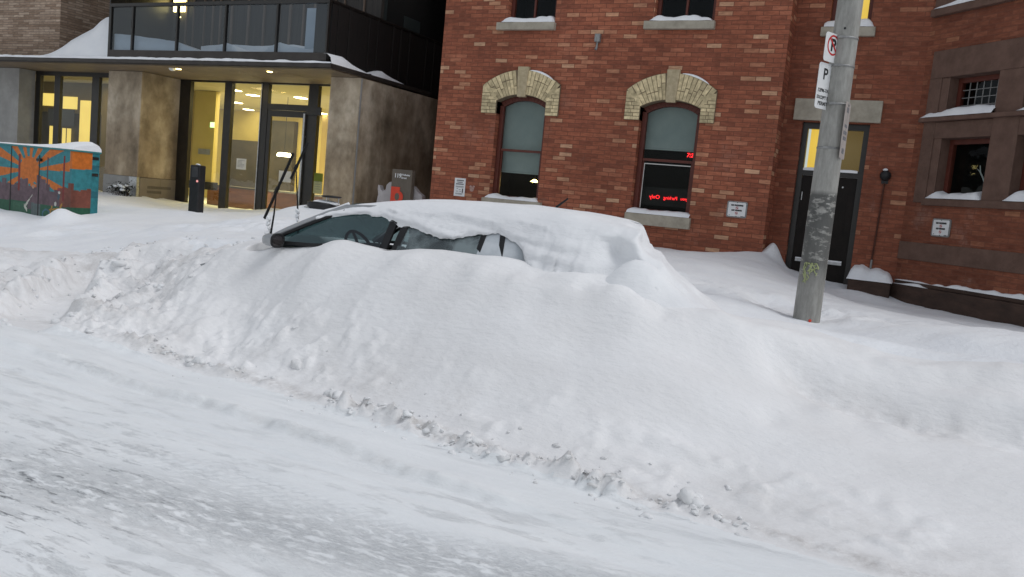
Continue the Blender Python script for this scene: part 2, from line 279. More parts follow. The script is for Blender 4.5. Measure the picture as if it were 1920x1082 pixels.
M['batten'] = mat_var('brown_timber_batten', (.10, .072, .055), (.2, .145, .11), 4, .7, stretch=(6, 6, .5))
M['void'] = mat_var('alley_darkness', (.002, .002, .002), (.006, .005, .005), 1, .9)  # near-black colour standing in for the deep shade of the alley gap
M['lobby'] = mat_var('cream_lobby_wall', (.58, .47, .175), (.66, .54, .22), 1.2, .8)
M['lobby_dark'] = mat_var('lobby_dark_wall', (.05, .042, .033), (.09, .075, .058), 1.5, .6)
M['wood'] = mat_var('desk_wood', (.14, .055, .022), (.24, .10, .04), 3, .5, stretch=(1, 1, 6))
M['lobbyfloor'] = mat_var('lobby_floor', (.16, .12, .09), (.24, .19, .14), 3, .35)
M['white'] = mat_var('white_sign_face', (.68, .69, .69), (.78, .78, .78), 9, .45)
M['paper'] = mat_var('paper', (.6, .6, .57), (.74, .73, .7), 6, .8)
M['ink'] = mat_var('black_ink', (.012, .012, .013), (.022, .022, .022), 10, .6)
M['red'] = mat_var('sign_red', (.45, .02, .02), (.55, .03, .03), 8, .5)
M['orange_red'] = mat_var('vermilion_panel', (.62, .045, .02), (.72, .07, .03), 5, .5)
M['taupe'] = mat_var('taupe_sign', (.11, .092, .072), (.145, .12, .095), 5, .6)
M['faded'] = mat_var('faded_sign_back', (.33, .29, .27), (.45, .41, .38), 14, .6)
M['chalk'] = mat_var('chalk_paint', (.30, .16, .13), (.5, .36, .32), 30, .9)
M['graff'] = mat_var('yellow_green_spray', (.32, .36, .17), (.44, .48, .25), 20, .8)
M['mural'] = mat_attr('mural_paint', .55, .28)
M['pole'] = mat_pole()
M['iron'] = mat_var('rust_iron', (.05, .018, .012), (.10, .035, .02), 20, .8)
M['leaf'] = mat_var('frozen_leaf', (.010, .014, .010), (.03, .035, .025), 20, .8)
M['led'] = mat_emit('red_led', (1, .02, .025), 2.2)
M['lampglow'] = mat_emit('warm_lamp', (1, .78, .28), 9)
M['lampwhite'] = mat_emit('downlight', (1, .9, .6), 12)
M['litblind'] = mat_emit('lit_blind', (1, .62, .08), .85, (.4, .3, .1))
M['litpane'] = mat_emit('lit_inner_room', (1, .74, .18), .95, (.4, .3, .1))
M['dimamber'] = mat_emit('dim_amber_wall', (.9, .55, .14), .11, (.2, .14, .06))
M['exitgreen'] = mat_emit('green_sign_glow', (.5, 1, .4), 2.5)
M['bushsnow'] = M['snow_ledge']

M['bank'] = mat_snow('bank_snow', (.79, .785, .785), (.86, .86, .865), fine=.35, coarse=.5, stretch=(.6, 1.2, 1.2), dirt=.0)
def mat_haze():
    """side glass with frozen breath and blown snow stuck to it in patches"""
    m = mat_glass('frosty_glass', (.42, .52, .53), .06, .04, .5); nt = m.node_tree; n, l = nt.nodes, nt.links
    out = next(q for q in n if q.type == 'OUTPUT_MATERIAL'); src = out.inputs['Surface'].links[0].from_socket
    d = N(n, 'ShaderNodeBsdfDiffuse'); d.inputs['Color'].default_value = (.55, .66, .68, 1); tc = N(n, 'ShaderNodeTexCoord')
    z = N(n, 'ShaderNodeTexNoise'); z.inputs['Scale'].default_value = 4.5; z.inputs['Detail'].default_value = 7; l.new(tc.outputs['Object'], z.inputs['Vector'])
    r = ramp(n, [(.40, (.10, .10, .10)), (.62, (.36, .36, .36))]); l.new(z.outputs['Fac'], r.inputs['Fac'])
    mx = N(n, 'ShaderNodeMixShader'); l.new(r.outputs['Color'], mx.inputs['Fac']); l.new(src, mx.inputs[1]); l.new(d.outputs[0], mx.inputs[2]); l.new(mx.outputs[0], out.inputs['Surface']); return m
M['hazeglass'] = mat_haze()
M['frost'] = mat_var('frosted_glass', (.42, .46, .49), (.6, .63, .66), 6, .5)
add_dirt_shade(M['bank']); add_dirt_shade(M['road'])
M['car_snow'] = mat_snow('wind_packed_snow', (.78, .785, .80), (.86, .87, .88), fine=.25, coarse=.35, stretch=(.6, 1, 1.8))
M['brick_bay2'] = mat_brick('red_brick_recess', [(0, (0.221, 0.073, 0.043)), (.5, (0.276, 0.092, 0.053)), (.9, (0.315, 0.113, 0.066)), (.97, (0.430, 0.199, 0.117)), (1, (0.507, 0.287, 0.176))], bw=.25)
M['keystone'] = mat_var('keystone_stone', (0.375, 0.306, 0.188), (0.525, 0.438, 0.288), 14, .85, bump=.5)
M['ink_soft'] = mat_var('soft_print', (.12, .12, .13), (.22, .22, .23), 14, .8)
M['blind_grey'] = mat_var('grey_screen', (.62, .67, .72), (.70, .75, .80), 2, .9)
M['batten_dark'] = mat_var('dark_batten', (.007, .005, .0045), (.015, .011, .009), 4, .9)
M['dimside'] = mat_var('dim_side_glass', (.03, .04, .042), (.05, .06, .06), 3, .3)
M['lobbyceil'] = mat_var('lobby_ceiling_paint', (.52, .46, .28), (.6, .53, .33), 1, .9)
M['lobby2'] = mat_var('ochre_lobby_wall', (.42, .31, .13), (.50, .38, .17), 1.2, .8)
M['lobby_olive'] = mat_var('olive_wall', (.20, .16, .08), (.26, .21, .11), 1.2, .8)
M['poster'] = mat_var('poster_paper', (.42, .42, .22), (.55, .55, .32), 6, .8)
M['poster_green'] = mat_var('poster_green', (.14, .18, .02), (.22, .26, .04), 6, .8)
M['mirror'] = mat_var('mirror_silvering', (.25, .22, .22), (.32, .29, .29), 6, .12, metal=.9)
M['teal'] = mat_var('teal_paint', (.03, .17, .18), (.045, .23, .24), 8, .5)
M['reader'] = mat_var('reader_plastic', (.035, .035, .038), (.06, .06, .065), 12, .4)
M['pinkglow'] = mat_emit('reader_light', (1, .40, .36), .5)
M['greycut'] = mat_var('grey_panel', (.40, .37, .37), (.50, .47, .47), 5, .7)

# ------------------------------------------------------------------ builders
class MB:
    """collects shapes and links them as one mesh object (world coordinates)"""
    def __init__(s): s.v = []; s.f = []; s.mi = []; s.col = []; s.sm = []
    def add(s, verts, faces, mi=0, col=None, smooth=False):
        o = len(s.v); s.v += [tuple(p) for p in verts]
        for f in faces:
            s.f.append([i + o for i in f]); s.mi.append(mi); s.col.append(col); s.sm.append(smooth)
        return s
    def box(s, x0, x1, y0, y1, z0, z1, mi=0, col=None, xf=None):
        v = [(x, y, z) for z in (z0, z1) for y in (y0, y1) for x in (x0, x1)]
        if xf: v = [xf @ Vector(p) for p in v]
        return s.add(v, [(0, 2, 3, 1), (4, 5, 7, 6), (0, 1, 5, 4), (2, 6, 7, 3), (0, 4, 6, 2), (1, 3, 7, 5)], mi, col)
    def bar(s, a, b, w, d=None, mi=0, up=(0, 1, 0), col=None):
        """rectangular bar from a to b"""
        a = Vector(a); b = Vector(b); t = (b - a).normalized(); u = Vector(up)
        if abs(t.dot(u)) > .95: u = Vector((1, 0, 0))
        p = t.cross(u).normalized(); q = t.cross(p).normalized(); d = d or w
        v = [e + p * w / 2 * i + q * d / 2 * j for e in (a, b) for (i, j) in ((-1, -1), (1, -1), (1, 1), (-1, 1))]
        return s.add(v, [(0, 1, 2, 3), (7, 6, 5, 4), (0, 4, 5, 1), (1, 5, 6, 2), (2, 6, 7, 3), (3, 7, 4, 0)], mi, col)
    def tube(s, pts, r, n=10, mi=0, cap=True, smooth=True):
        pts = [Vector(p) for p in pts]; rs = r if isinstance(r, (list, tuple)) else [r] * len(pts)
        rings = []; up = Vector((0, 0, 1)); pp = None
        for i, p in enumerate(pts):
            t = (pts[min(i + 1, len(pts) - 1)] - pts[max(i - 1, 0)]).normalized()
            if pp is None:
                ref = Vector((1, 0, 0)) if abs(t.z) > .9 else up
                pp = t.cross(ref).normalized()
            else: pp = (pp - t * pp.dot(t)).normalized()
            q = t.cross(pp)
            rings.append([p + (pp * math.cos(a) + q * math.sin(a)) * rs[i] for a in [2 * math.pi * k / n for k in range(n)]])
        v = [p for rg in rings for p in rg]; f = []
        for i in range(len(pts) - 1):
            for k in range(n): f.append((i * n + k, i * n + (k + 1) % n, (i + 1) * n + (k + 1) % n, (i + 1) * n + k))
        s.add(v, f, mi, None, smooth)
        if cap: s.add(rings[0], [tuple(range(n))[::-1]], mi); s.add(rings[-1], [tuple(range(n))], mi)
        return s
    def lathe(s, c, prof, n=24, mi=0, smooth=True):
        v = []; f = []
        for (r, z) in prof:
            for k in range(n): a = 2 * math.pi * k / n; v.append((c[0] + r * math.cos(a), c[1] + r * math.sin(a), c[2] + z))
        for i in range(len(prof) - 1):
            for k in range(n): f.append((i * n + k, i * n + (k + 1) % n, (i + 1) * n + (k + 1) % n, (i + 1) * n + k))
        s.add(v, f, mi, None, smooth)
        if prof[0][0] > 1e-4: s.add(v[:n], [tuple(range(n))[::-1]], mi)
        if prof[-1][0] > 1e-4: s.add(v[-n:], [tuple(range(n))], mi)
        return s
    def prism(s, poly, y0, y1, mi=0, xf=None, col=None):
        """polygon in (x,z), counter-clockwise seen from -Y, extruded y0..y1"""
        n = len(poly); v = [(x, y0, z) for x, z in poly] + [(x, y1, z) for x, z in poly]
        if xf: v = [xf @ Vector(p) for p in v]
        f = [tuple(range(n)), tuple(range(2 * n - 1, n - 1, -1))] + [((i + 1) % n, i, n + i, n + (i + 1) % n) for i in range(n)]
        return s.add(v, f, mi, col)
    def blob(s, c, r, mi=0, seed=0, amp=.3, sub=2, squash=(1, 1, 1)):
        bm = bmesh.new(); bmesh.ops.create_icosphere(bm, subdivisions=sub, radius=1)
        rnd = random.Random(seed); k = [(rnd.uniform(-1, 1), rnd.uniform(-1, 1), rnd.uniform(-1, 1), rnd.uniform(1.5, 4), rnd.uniform(0, 6)) for _ in range(5)]
        for v in bm.verts:
            d = 1 + amp * sum(math.sin((v.co.x * a + v.co.y * b + v.co.z * c_) * w + ph) for a, b, c_, w, ph in k) / 2.2
            v.co = Vector((v.co.x * squash[0], v.co.y * squash[1], v.co.z * squash[2])) * d * r
        vs = [v.co + Vector(c) for v in bm.verts]; bm.verts.index_update()
        fs = [[v.index for v in f.verts] for f in bm.faces]; bm.free()
        return s.add(vs, fs, mi, None, True)
    def build(s, name, mats, parent=None, bevel=0, recalc=True):
        if not isinstance(mats, (list, tuple)): mats = [mats]
        me = bpy.data.meshes.new(name)
        org = Vector((0, 0, 0)); p = parent
        while p is not None: org += p.location; p = p.parent
        me.from_pydata([Vector(v) - org for v in s.v], [], s.f)
        for m in mats: me.materials.append(M[m] if isinstance(m, str) else m)
        me.polygons.foreach_set('material_index', s.mi); me.polygons.foreach_set('use_smooth', s.sm)
        if recalc:
            bm = bmesh.new(); bm.from_mesh(me); bmesh.ops.recalc_face_normals(bm, faces=bm.faces); bm.to_mesh(me); bm.free()
        if any(c is not None for c in s.col):
            at = me.color_attributes.new('paint', 'FLOAT_COLOR', 'CORNER')
            for pl, c in zip(me.polygons, s.col):
                for li in pl.loop_indices: at.data[li].color = (*(c or (.5, .5, .5)), 1)
        uvl = me.uv_layers.new(name='UVMap')
        for pl in me.polygons:       # planar map in metres: along the wall, and height
            nn = pl.normal
            if abs(nn.z) > .75: t, b = Vector((1, 0, 0)), Vector((0, 1, 0))
            else: t, b = Vector((-nn.y, nn.x, 0)).normalized(), Vector((0, 0, 1))
            for li in pl.loop_indices:
                w = me.vertices[me.loops[li].vertex_index].co + org
                uvl.data[li].uv = (w.dot(t), w.dot(b))
        o = bpy.data.objects.new(name, me); COL.objects.link(o)
        if parent is not None: o.parent = parent
        if bevel:
            bv = o.modifiers.new('bevel', 'BEVEL'); bv.width = bevel; bv.segments = 2; bv.limit_method = 'ANGLE'
        return o

def tag(o, label=None, cat=None, group=None, kind=None):
    if label: o['label'] = label
    if cat: o['category'] = cat
    if group: o['group'] = group
    if kind: o['kind'] = kind
    return o
def thing(name, loc, label, cat, group=None):
    o = bpy.data.objects.new(name, None); COL.objects.link(o); o.location = loc; o.empty_display_size = .2
    return tag(o, label, cat, group)

def wall(mb, x0, x1, z0, z1, holes, P, depth=.35, mi=0, rmi=None):
    """flat wall with rectangular holes; P(u, d, z) gives the world point at distance u along, d behind the face"""
    rmi = mi if rmi is None else rmi
    xs = sorted({x0, x1, *[h[0] for h in holes], *[h[1] for h in holes]}); zs = sorted({z0, z1, *[h[2] for h in holes], *[h[3] for h in holes]})
    for a, b in zip(xs, xs[1:]):
        for c, d in zip(zs, zs[1:]):
            cx, cz = (a + b) / 2, (c + d) / 2
            if any(h[0] < cx < h[1] and h[2] < cz < h[3] for h in holes): continue
            mb.add([P(a, 0, c), P(b, 0, c), P(b, 0, d), P(a, 0, d)], [(0, 1, 2, 3)], mi)
    for (a, b, c, d) in holes:
        for (q, w) in (((a, c), (a, d)), ((b, d), (b, c)), ((a, d), (b, d)), ((b, c), (a, c))):
            mb.add([P(q[0], 0, q[1]), P(w[0], 0, w[1]), P(w[0], depth, w[1]), P(q[0], depth, q[1])], [(0, 1, 2, 3)], rmi)
    return mb

def text_mesh(name, body, size, mat, parent, loc, xdir, zdir, align='CENTER', bold=0, depth=.002, shear=0, sx=1):
    cu = bpy.data.curves.new(name, 'FONT'); cu.body = body; cu.size = size; cu.align_x = align; cu.align_y = 'CENTER'
    cu.extrude = depth; cu.offset = bold; cu.resolution_u = 3; cu.shear = shear
    o = bpy.data.objects.new(name + '_tmp', cu); COL.objects.link(o)
    bpy.context.view_layer.update()
    me = bpy.data.meshes.new_from_object(o.evaluated_get(bpy.context.evaluated_depsgraph_get()))
    bpy.data.objects.remove(o); bpy.data.curves.remove(cu)
    x = Vector(xdir).normalized() * sx; z = Vector(zdir).normalized(); y = Vector(xdir).normalized().cross(z)
    org = Vector((0, 0, 0)); p = parent
    while p is not None: org += p.location; p = p.parent
    for v in me.vertices: v.co = Vector(loc) + x * v.co.x + z * v.co.y + y * v.co.z - org
    if sx < 0: me.flip_normals()
    me.name = name; me.materials.clear(); me.materials.append(M[mat])
    t = bpy.data.objects.new(name, me); COL.objects.link(t)
    if parent is not None: t.parent = parent
    return t

# vectorised value noise
def vnoise(x, y, seed=0):
    xi = np.floor(x).astype(np.int64); yi = np.floor(y).astype(np.int64); fx = x - xi; fy = y - yi
    def h(a, b):
        n = (a * 374761393 + b * 668265263 + seed * 1442695041) & 0xffffffff
        n = ((n ^ (n >> 13)) * 1274126177) & 0xffffffff
        return ((n ^ (n >> 16)) & 0xffff) / 65535.0
    u = fx * fx * fx * (fx * (fx * 6 - 15) + 10); v = fy * fy * fy * (fy * (fy * 6 - 15) + 10)
    return (h(xi, yi) * (1 - u) + h(xi + 1, yi) * u) * (1 - v) + (h(xi, yi + 1) * (1 - u) + h(xi + 1, yi + 1) * u) * v - .5
def fbm(x, y, oct=4, seed=0, gain=.5):
    t = 0; a = 1
    for i in range(oct): t = t + a * vnoise(x, y, seed + i * 17); x = x * 2.03 + 3.1; y = y * 2.03 - 1.7; a *= gain
    return t
def sstep(e0, e1, x):
    t = np.clip((x - e0) / (e1 - e0), 0, 1); return t * t * (3 - 2 * t)

# ------------------------------------------------------------------ camera
H = 1.55
cam = bpy.data.cameras.new('camera'); camo = bpy.data.objects.new('camera', cam); COL.objects.link(camo)
P_, Ro, Ya = R(5.95), R(5.47), R(26.0)
f = Vector((-math.sin(Ya) * math.cos(P_), math.cos(Ya) * math.cos(P_), -math.sin(P_)))
rt = Vector((math.cos(Ya), math.sin(Ya), 0)); up = rt.cross(f)
r2 = rt * math.cos(Ro) + up * math.sin(Ro); u2 = -rt * math.sin(Ro) + up * math.cos(Ro)
camo.matrix_world = Matrix(((r2.x, u2.x, -f.x, 0), (r2.y, u2.y, -f.y, 0), (r2.z, u2.z, -f.z, H), (0, 0, 0, 1)))
cam.sensor_width = 36; cam.lens = 30.0; cam.clip_start = .05; cam.clip_end = 1000
S.camera = camo

# ------------------------------------------------------------------ light
W = bpy.data.worlds.new('World'); S.world = W; W.use_nodes = True
wn, wl = W.node_tree.nodes, W.node_tree.links; wn.clear()
sky = wn.new('ShaderNodeTexSky'); sky.sky_type = 'NISHITA'; sky.sun_disc = False
SUN_EL, SUN_AZ = R(60), R(80)      # azimuth measured clockwise from +Y
sky.sun_elevation = SUN_EL; sky.sun_rotation = SUN_AZ; sky.air_density = 1.3; sky.dust_density = 1.2; sky.ozone_density = 1.6
hsv = wn.new('ShaderNodeHueSaturation'); hsv.inputs['Saturation'].default_value = .28
bg = wn.new('ShaderNodeBackground'); bg.inputs['Strength'].default_value = .130
wo = wn.new('ShaderNodeOutputWorld')
wl.new(sky.outputs[0], hsv.inputs['Color']); wl.new(hsv.outputs[0], bg.inputs['Color']); wl.new(bg.outputs[0], wo.inputs['Surface'])
sd = bpy.data.lights.new('sun', 'SUN'); sd.energy = .78; sd.angle = R(26); sd.color = (1, 1, 1)
so = bpy.data.objects.new('sun', sd); COL.objects.link(so)
dirv = Vector((math.sin(SUN_AZ) * math.cos(SUN_EL), math.cos(SUN_AZ) * math.cos(SUN_EL), math.sin(SUN_EL)))
so.rotation_euler = (-dirv).to_track_quat('-Z', 'Y').to_euler(); so.location = dirv * 30
S.view_settings.view_transform = 'Standard'; S.view_settings.look = 'None'; S.view_settings.exposure = 0

# ------------------------------------------------------------------ ground: road, snow bank, snowed-in pavement
CP = [(-5.42, 4.83, 0.05), (-4.56, 4.82, 0.05), (-3.7, 4.7, 0.05), (-2.96, 4.59, 0.05), (-2.28, 4.45, 0.05), (-1.72, 4.38, 0.05), (-1.24, 4.35, 0.05), (-0.82, 4.37, 0.05), (-0.4, 4.27, 0.05), (-0.04, 4.18, 0.05), (-5.8, 5.15, 0.15), (-6.38, 5.65, 0.26), (-6.85, 6.05, 0.38), (-7.37, 6.5, 0.53), (-6.51, 5.3, 0.13), (-7.39, 6.0, 0.27), (-8.28, 6.7, 0.42), (-5.47, 5.3, 0.27), (-5.85, 5.65, 0.43), (-6.18, 5.95, 0.61), (-7.96, 7.0, 0.67), (-10.81, 9.5, 0.61), (-14.83, 13.0, 0.63), (-6.16, 6.4, 0.83), (-7.62, 7.9, 0.8), (-10.62, 11.0, 0.74), (-1.84, 8.5, 0.77), (-2.55, 11.5, 0.92), (-3.19, 14.3, 0.98), (-1.11, 8.9, 0.61), (-1.34, 10.5, 0.68), (-1.91, 14.6, 0.69), (-0.38, 8.8, 0.68), (-0.59, 13.0, 0.52), (0.47, 8.0, 0.76), (0.74, 13.0, 0.51), (-6.61, 5.0, 0.14), (-7.69, 5.8, 0.24), (-9.31, 7.0, 0.36), (-11.33, 8.5, 0.42), (-13.21, 9.9, 0.6), (-7.87, 5.2, 0.04), (-9.41, 6.2, 0.12), (-11.26, 7.4, 0.28), (-13.71, 9.0, 0.35), (-15.1, 9.9, 0.58), (-5.45, 4.14, 0.03), (-5.68, 3.77, 0.02), (-17.34, 14.4, 0.69), (-16.21, 15.0, 0.62), (-14.29, 15.3, 0.63), (-11.92, 14.0, 0.84), (-9.21, 11.2, 1.06), (-8.01, 9.0, 0.88), (-11.2, 12.0, 0.73), (-4.33, 14.4, 0.94), (-2.56, 14.4, 1.03), (-4.8, 5.05, 0.09), (-5.04, 5.28, 0.18), (-5.27, 5.52, 0.33), (-5.49, 5.72, 0.52), (-5.65, 5.89, 0.69), (-5.75, 5.98, 0.8), (-3.89, 4.91, 0.1), (-4.08, 5.12, 0.22), (-4.27, 5.34, 0.4), (-4.44, 5.53, 0.61), (-4.57, 5.68, 0.8), (-4.64, 5.76, 0.92), (-3.13, 4.82, 0.11), (-3.3, 5.04, 0.25), (-3.47, 5.27, 0.43), (-3.62, 5.47, 0.64), (-3.74, 5.63, 0.83), (-3.8, 5.72, 0.94), (-2.44, 4.7, 0.13), (-2.59, 4.95, 0.28), (-2.75, 5.2, 0.48), (-2.89, 5.43, 0.68), (-3.0, 5.6, 0.86), (-3.06, 5.7, 0.97), (-1.85, 4.64, 0.14), (-1.98, 4.89, 0.29), (-2.11, 5.15, 0.47), (-2.23, 5.38, 0.66), (-2.32, 5.56, 0.82), (-2.37, 5.66, 0.92), (-1.35, 4.62, 0.14), (-1.46, 4.9, 0.28), (-1.57, 5.17, 0.46), (-1.67, 5.42, 0.64), (-1.74, 5.61, 0.8), (-1.79, 5.72, 0.89), (-0.91, 4.69, 0.13), (-1.0, 5.0, 0.27), (-1.09, 5.32, 0.45), (-1.18, 5.6, 0.63), (-1.24, 5.82, 0.78), (-1.28, 5.95, 0.88), (-0.48, 4.68, 0.13), (-0.55, 5.08, 0.26), (-0.63, 5.49, 0.43), (-0.7, 5.85, 0.6), (-0.75, 6.14, 0.75), (-0.78, 6.3, 0.84), (-0.08, 4.63, 0.13), (-0.13, 5.09, 0.25), (-0.17, 5.54, 0.41), (-0.21, 5.95, 0.57), (-0.24, 6.27, 0.71), (-0.26, 6.45, 0.8), (0.38, 4.57, 0.13), (0.39, 5.04, 0.25), (0.39, 5.51, 0.41), (0.39, 5.93, 0.58), (0.4, 6.26, 0.71), (0.4, 6.45, 0.8), (-4.82, 5.97, 0.99), (-3.98, 5.97, 1.03), (-3.22, 5.97, 1.08), (-2.53, 5.97, 1.06), (-1.88, 6.0, 1.0), (-5.4, 5.98, 0.87), (-1.45, 6.15, 0.86),
      # behind the car, along the brick wall and the edges of the sheet
      (-4.5, 8.4, .8), (-3, 8.4, .78), (-6, 9.5, .85), (-7.2, 14.4, .95), (-9.4, 14.6, .9), (-5.5, 12, .85), (-5.62, 6.28, .955), (-5.9, 6.9, .97), (-6.3, 7.2, .88), (-4.2, 6.9, .9), (-3, 6.9, .95), (-1.25, 7.0, .60), (-.7, 7.2, .58), (-.1, 7.3, .57), (.5, 7.4, .58),
      (-1.2, 15, .64), (-.6, 14.6, .56), (1.5, 5, .3), (1.5, 5.8, .6), (1.5, 6.5, .8), (1.5, 4.2, .04), (2.5, 8, .75), (2.5, 12, .5), (4, 6.5, .8), (4, 5.2, .36), (4, 4.2, .03), (4, 8, .75), (4, 12, .5),
      (-24, 9, .5), (-24, 14, .6), (-24, 5.5, .05), (-18, 5.4, .03), (-12, 5.4, .02), (-18, 9.5, .55), (-21, 15, .62)]
CP += [(x, y, 0.0) for x in (-24, -18, -12, -8, -6, -4, -2, 0, 2, 4.5) for y in (-2, 0, 2, 3.3)]
CP += [(-9.5, 4.3, 0), (-12, 4.3, 0), (-7.5, 4.2, .01), (-4, 4.2, .02), (-3, 4.0, .02), (-2, 3.85, .02), (-1, 3.75, .02), (0, 3.7, .02)]
cp = np.array(CP)
def tps_fit(cp, lam=2e-3):
    n = len(cp); d = np.hypot(cp[:, None, 0] - cp[None, :, 0], cp[:, None, 1] - cp[None, :, 1])
    K = np.where(d > 0, d * d * np.log(d + 1e-9), 0) + lam * np.eye(n)
    Pm = np.c_[np.ones(n), cp[:, :2]]; A = np.block([[K, Pm], [Pm.T, np.zeros((3, 3))]])
    return np.linalg.solve(A, np.r_[cp[:, 2], 0, 0, 0])
tw = tps_fit(cp)
def tps(x, y):
    x = np.clip(x, -24, 4.5); y = np.clip(y, -2, 15.4); out = tw[-3] + tw[-2] * x + tw[-1] * y
    for (cx, cy, _), w in zip(cp, tw[:-3]):
        r2_ = (x - cx) ** 2 + (y - cy) ** 2 + 1e-12; out = out + w * .5 * r2_ * np.log(r2_)
    return out
RIDGE = [(-30, 5.2), (-8, 4.95), (-6.2, 4.85), (-5.4, 4.83), (-4.56, 4.80), (-3.7, 4.70), (-2.96, 4.58), (-2.28, 4.45), (-1.72, 4.37), (-1.24, 4.32), (-.82, 4.28), (0, 4.15), (4, 4.1), (40, 4.1)]
rx, ry = np.array(RIDGE).T
LANE = [(-30, 4.3), (-6.0, 4.16), (-5.4, 4.13), (-4.2, 4.08), (-3.2, 3.98), (-2.3, 3.85), (-1.2, 3.7), (0, 3.55), (4, 3.3), (40, 3.3)]
lx_, ly_ = np.array(LANE).T
def ground(x, y, detail=True):
    z = tps(x, y)
    ridge = np.interp(x, rx, ry)
    # keep the carriageway flat
    road = sstep(.25, -.05, y - ridge); z = z * (1 - road) + np.clip(z, -.01, .07) * road
    if not detail: return z
    near = sstep(11, 8, y) * sstep(-14, -11, x) * sstep(4.5, 2, x)
    bank = sstep(0, .35, y - ridge)
    # wind-packed undulation
    z = z + bank * (.035 * fbm(x * .8, y * .9, 2, 5) + .010 * fbm(x * 3.2, y * 3.5, 3, 9))
    # wind scallops running up the front of the bank by the car's bonnet
    s_ = (x * .80 + y * .60); t_ = (x * .60 - y * .80)
    scal = sstep(-7.2, -6.2, x) * sstep(-3.4, -4.8, x) * sstep(.12, .3, y - ridge) * sstep(6.2, 5.6, y)
    z = z + scal * .085 * fbm(t_ * 4.2 + .25 * fbm(x * 2, y * 2, 2, 3), s_ * .8, 3, 21)
    z = z + bank * sstep(-3.9, -2.5, x) * .022 * fbm(t_ * 2.2, s_ * .7, 3, 27)
    # soft brow and thrown lumps along the crest
    crest = np.exp(-((y - ridge - np.interp(x, [-4, -2, -1.2, -.5, 1], [1.04, 1.28, 1.52, 1.95, 2.2])) / .15) ** 2) * sstep(-4.8, -3.8, x)
    z = z + crest * (.065 * sstep(-1.7, -1.1, x) * (1 + .7 * fbm(x * 1.8, x * 0, 2, 36)) + .075 * np.maximum(0, fbm(x * 1.7, y * 2.0, 2, 31)) + .02 * fbm(x * 6, y * 6, 2, 33))
    z = z + sstep(-.9, 0, x) * np.exp(-((y - 5.9) / .28) ** 2) * .04 * fbm(x * 2.1, y * 3, 3, 35)
    # undercut brow on the right part of the bank
    w_ = sstep(-1.15, -.6, x) * sstep(3.5, 1.5, x); yb = 5.78 - .10 * (x + .7) + .07 * fbm(x * 1.1, x * 0, 2, 37)
    z = z + w_ * (.030 * np.exp(-((y - yb - .24) / .13) ** 2) * (1 + .8 * fbm(x * 2.2, y * 3, 2, 38)) - .075 * np.exp(-((y - yb) / .15) ** 2) * (1 + .7 * fbm(x * 2.2, y * 3, 3, 39)))
    z = z + w_ * .03 * np.exp(-((y - yb) / .12) ** 2) * fbm(x * 9, y * 9, 3, 34)
    # broad swell lower down, running slightly across the slope
    z = z + sstep(-2.4, -1.5, x) * sstep(3, 1, x) * .05 * np.exp(-((y - 5.25 + .05 * (x + 1)) / .24) ** 2)
    # dimples and mounds on the crest behind the car's tail
    for (cx, cy, r, h) in [(-1.98, 5.69, 0.14, 0.055), (-1.78, 5.62, 0.16, 0.045), (-2.35, 5.82, 0.12, 0.03), (-1.62, 5.77, 0.07, -0.035), (-2.75, 5.7, 0.1, 0.03), (-3.1, 5.7, 0.09, 0.025), (-1.0, 5.72, 0.16, 0.035), (-0.45, 5.52, 0.12, 0.04), (-0.1, 5.57, 0.17, 0.05), (-3.5, 5.65, 0.1, 0.025), (-0.75, 5.27, 0.09, -0.03), (0.2, 5.77, 0.2, 0.04), (-2.5, 5.57, 0.13, -0.025), (-2.05, 5.39, 0.2, -0.03)]:
        z = z + h * np.exp(-((x - cx) ** 2 + (y - cy) ** 2) / r ** 2)
    # ploughed ridge of clods
    dr = y - ridge
    rmask = np.clip(.75 + 1.5 * fbm(x * 1.25, x * 0 + 2.2, 3, 44), .12, 1.25) * (1 - .75 * sstep(-1.1, -.5, x)); dr = dr + .09 * fbm(x * 1.4, x * 0, 3, 45)
    z = z + sstep(-7, -5.6, x) * rmask * np.exp(-(dr / .07) ** 2) * (.030 + .07 * np.maximum(0, fbm(x * 3.5, y * 3.5, 2, 41)) + .10 * fbm(x * 9, y * 9, 4, 43, .65))
    for k, off in enumerate((.28, .5)):
        z = z + sstep(-6.5, -5.4, x) * sstep(.6, -.6, x) * np.exp(-((dr - off - .1 * fbm(x * .9, x * .3, 2, 50 + k)) / .09) ** 2) * (.05 * np.maximum(0, fbm(x * 6, y * 6, 3, 47 + k)))
    # half buried lumps on the lower left of the bank
    z = z + sstep(-5.7, -5.2, x) * sstep(-2.8, -4, x) * sstep(.05, .15, dr) * sstep(1.0, .6, dr) * (.10 * np.clip(fbm(x * 6.5, y * 6.5, 3, 57) - .14, 0, 1) + .06 * np.clip(fbm(x * 13, y * 13, 2, 58) - .1, 0, 1))
    z = z + sstep(-2.6, -1.8, x) * sstep(.6, 0, x) * sstep(.05, .15, dr) * sstep(.75, .4, dr) * .075 * np.clip(fbm(x * 6, y * 6, 3, 59) - .14, 0, 1)
    z = z + sstep(-6.4, -5.4, x) * sstep(-1.2, -2.5, x) * .012 * np.exp(-((y - np.interp(x, lx_, ly_) + .05) / .05) ** 2) * -1
    # low step where the ploughed lane begins
    dl = y - np.interp(x, lx_, ly_)
    z = z + .035 * sstep(-.06, .05, dl) * sstep(.55, .25, dr * 0 + np.abs(dl)) + sstep(-6.6, -5.6, x) * sstep(-1.2, -2.5, x) * np.exp(-(dl / .05) ** 2) * .05 * (.4 + fbm(x * 5, y * 5, 3, 55))
    # churned pile on the left, where the driveway was dug out
    pile = sstep(-5.2, -6.7, x + .5 * (y - 5.5)) * sstep(4.55, 5.0, y) * sstep(7.6, 6.2, y) * sstep(-13, -11, x)
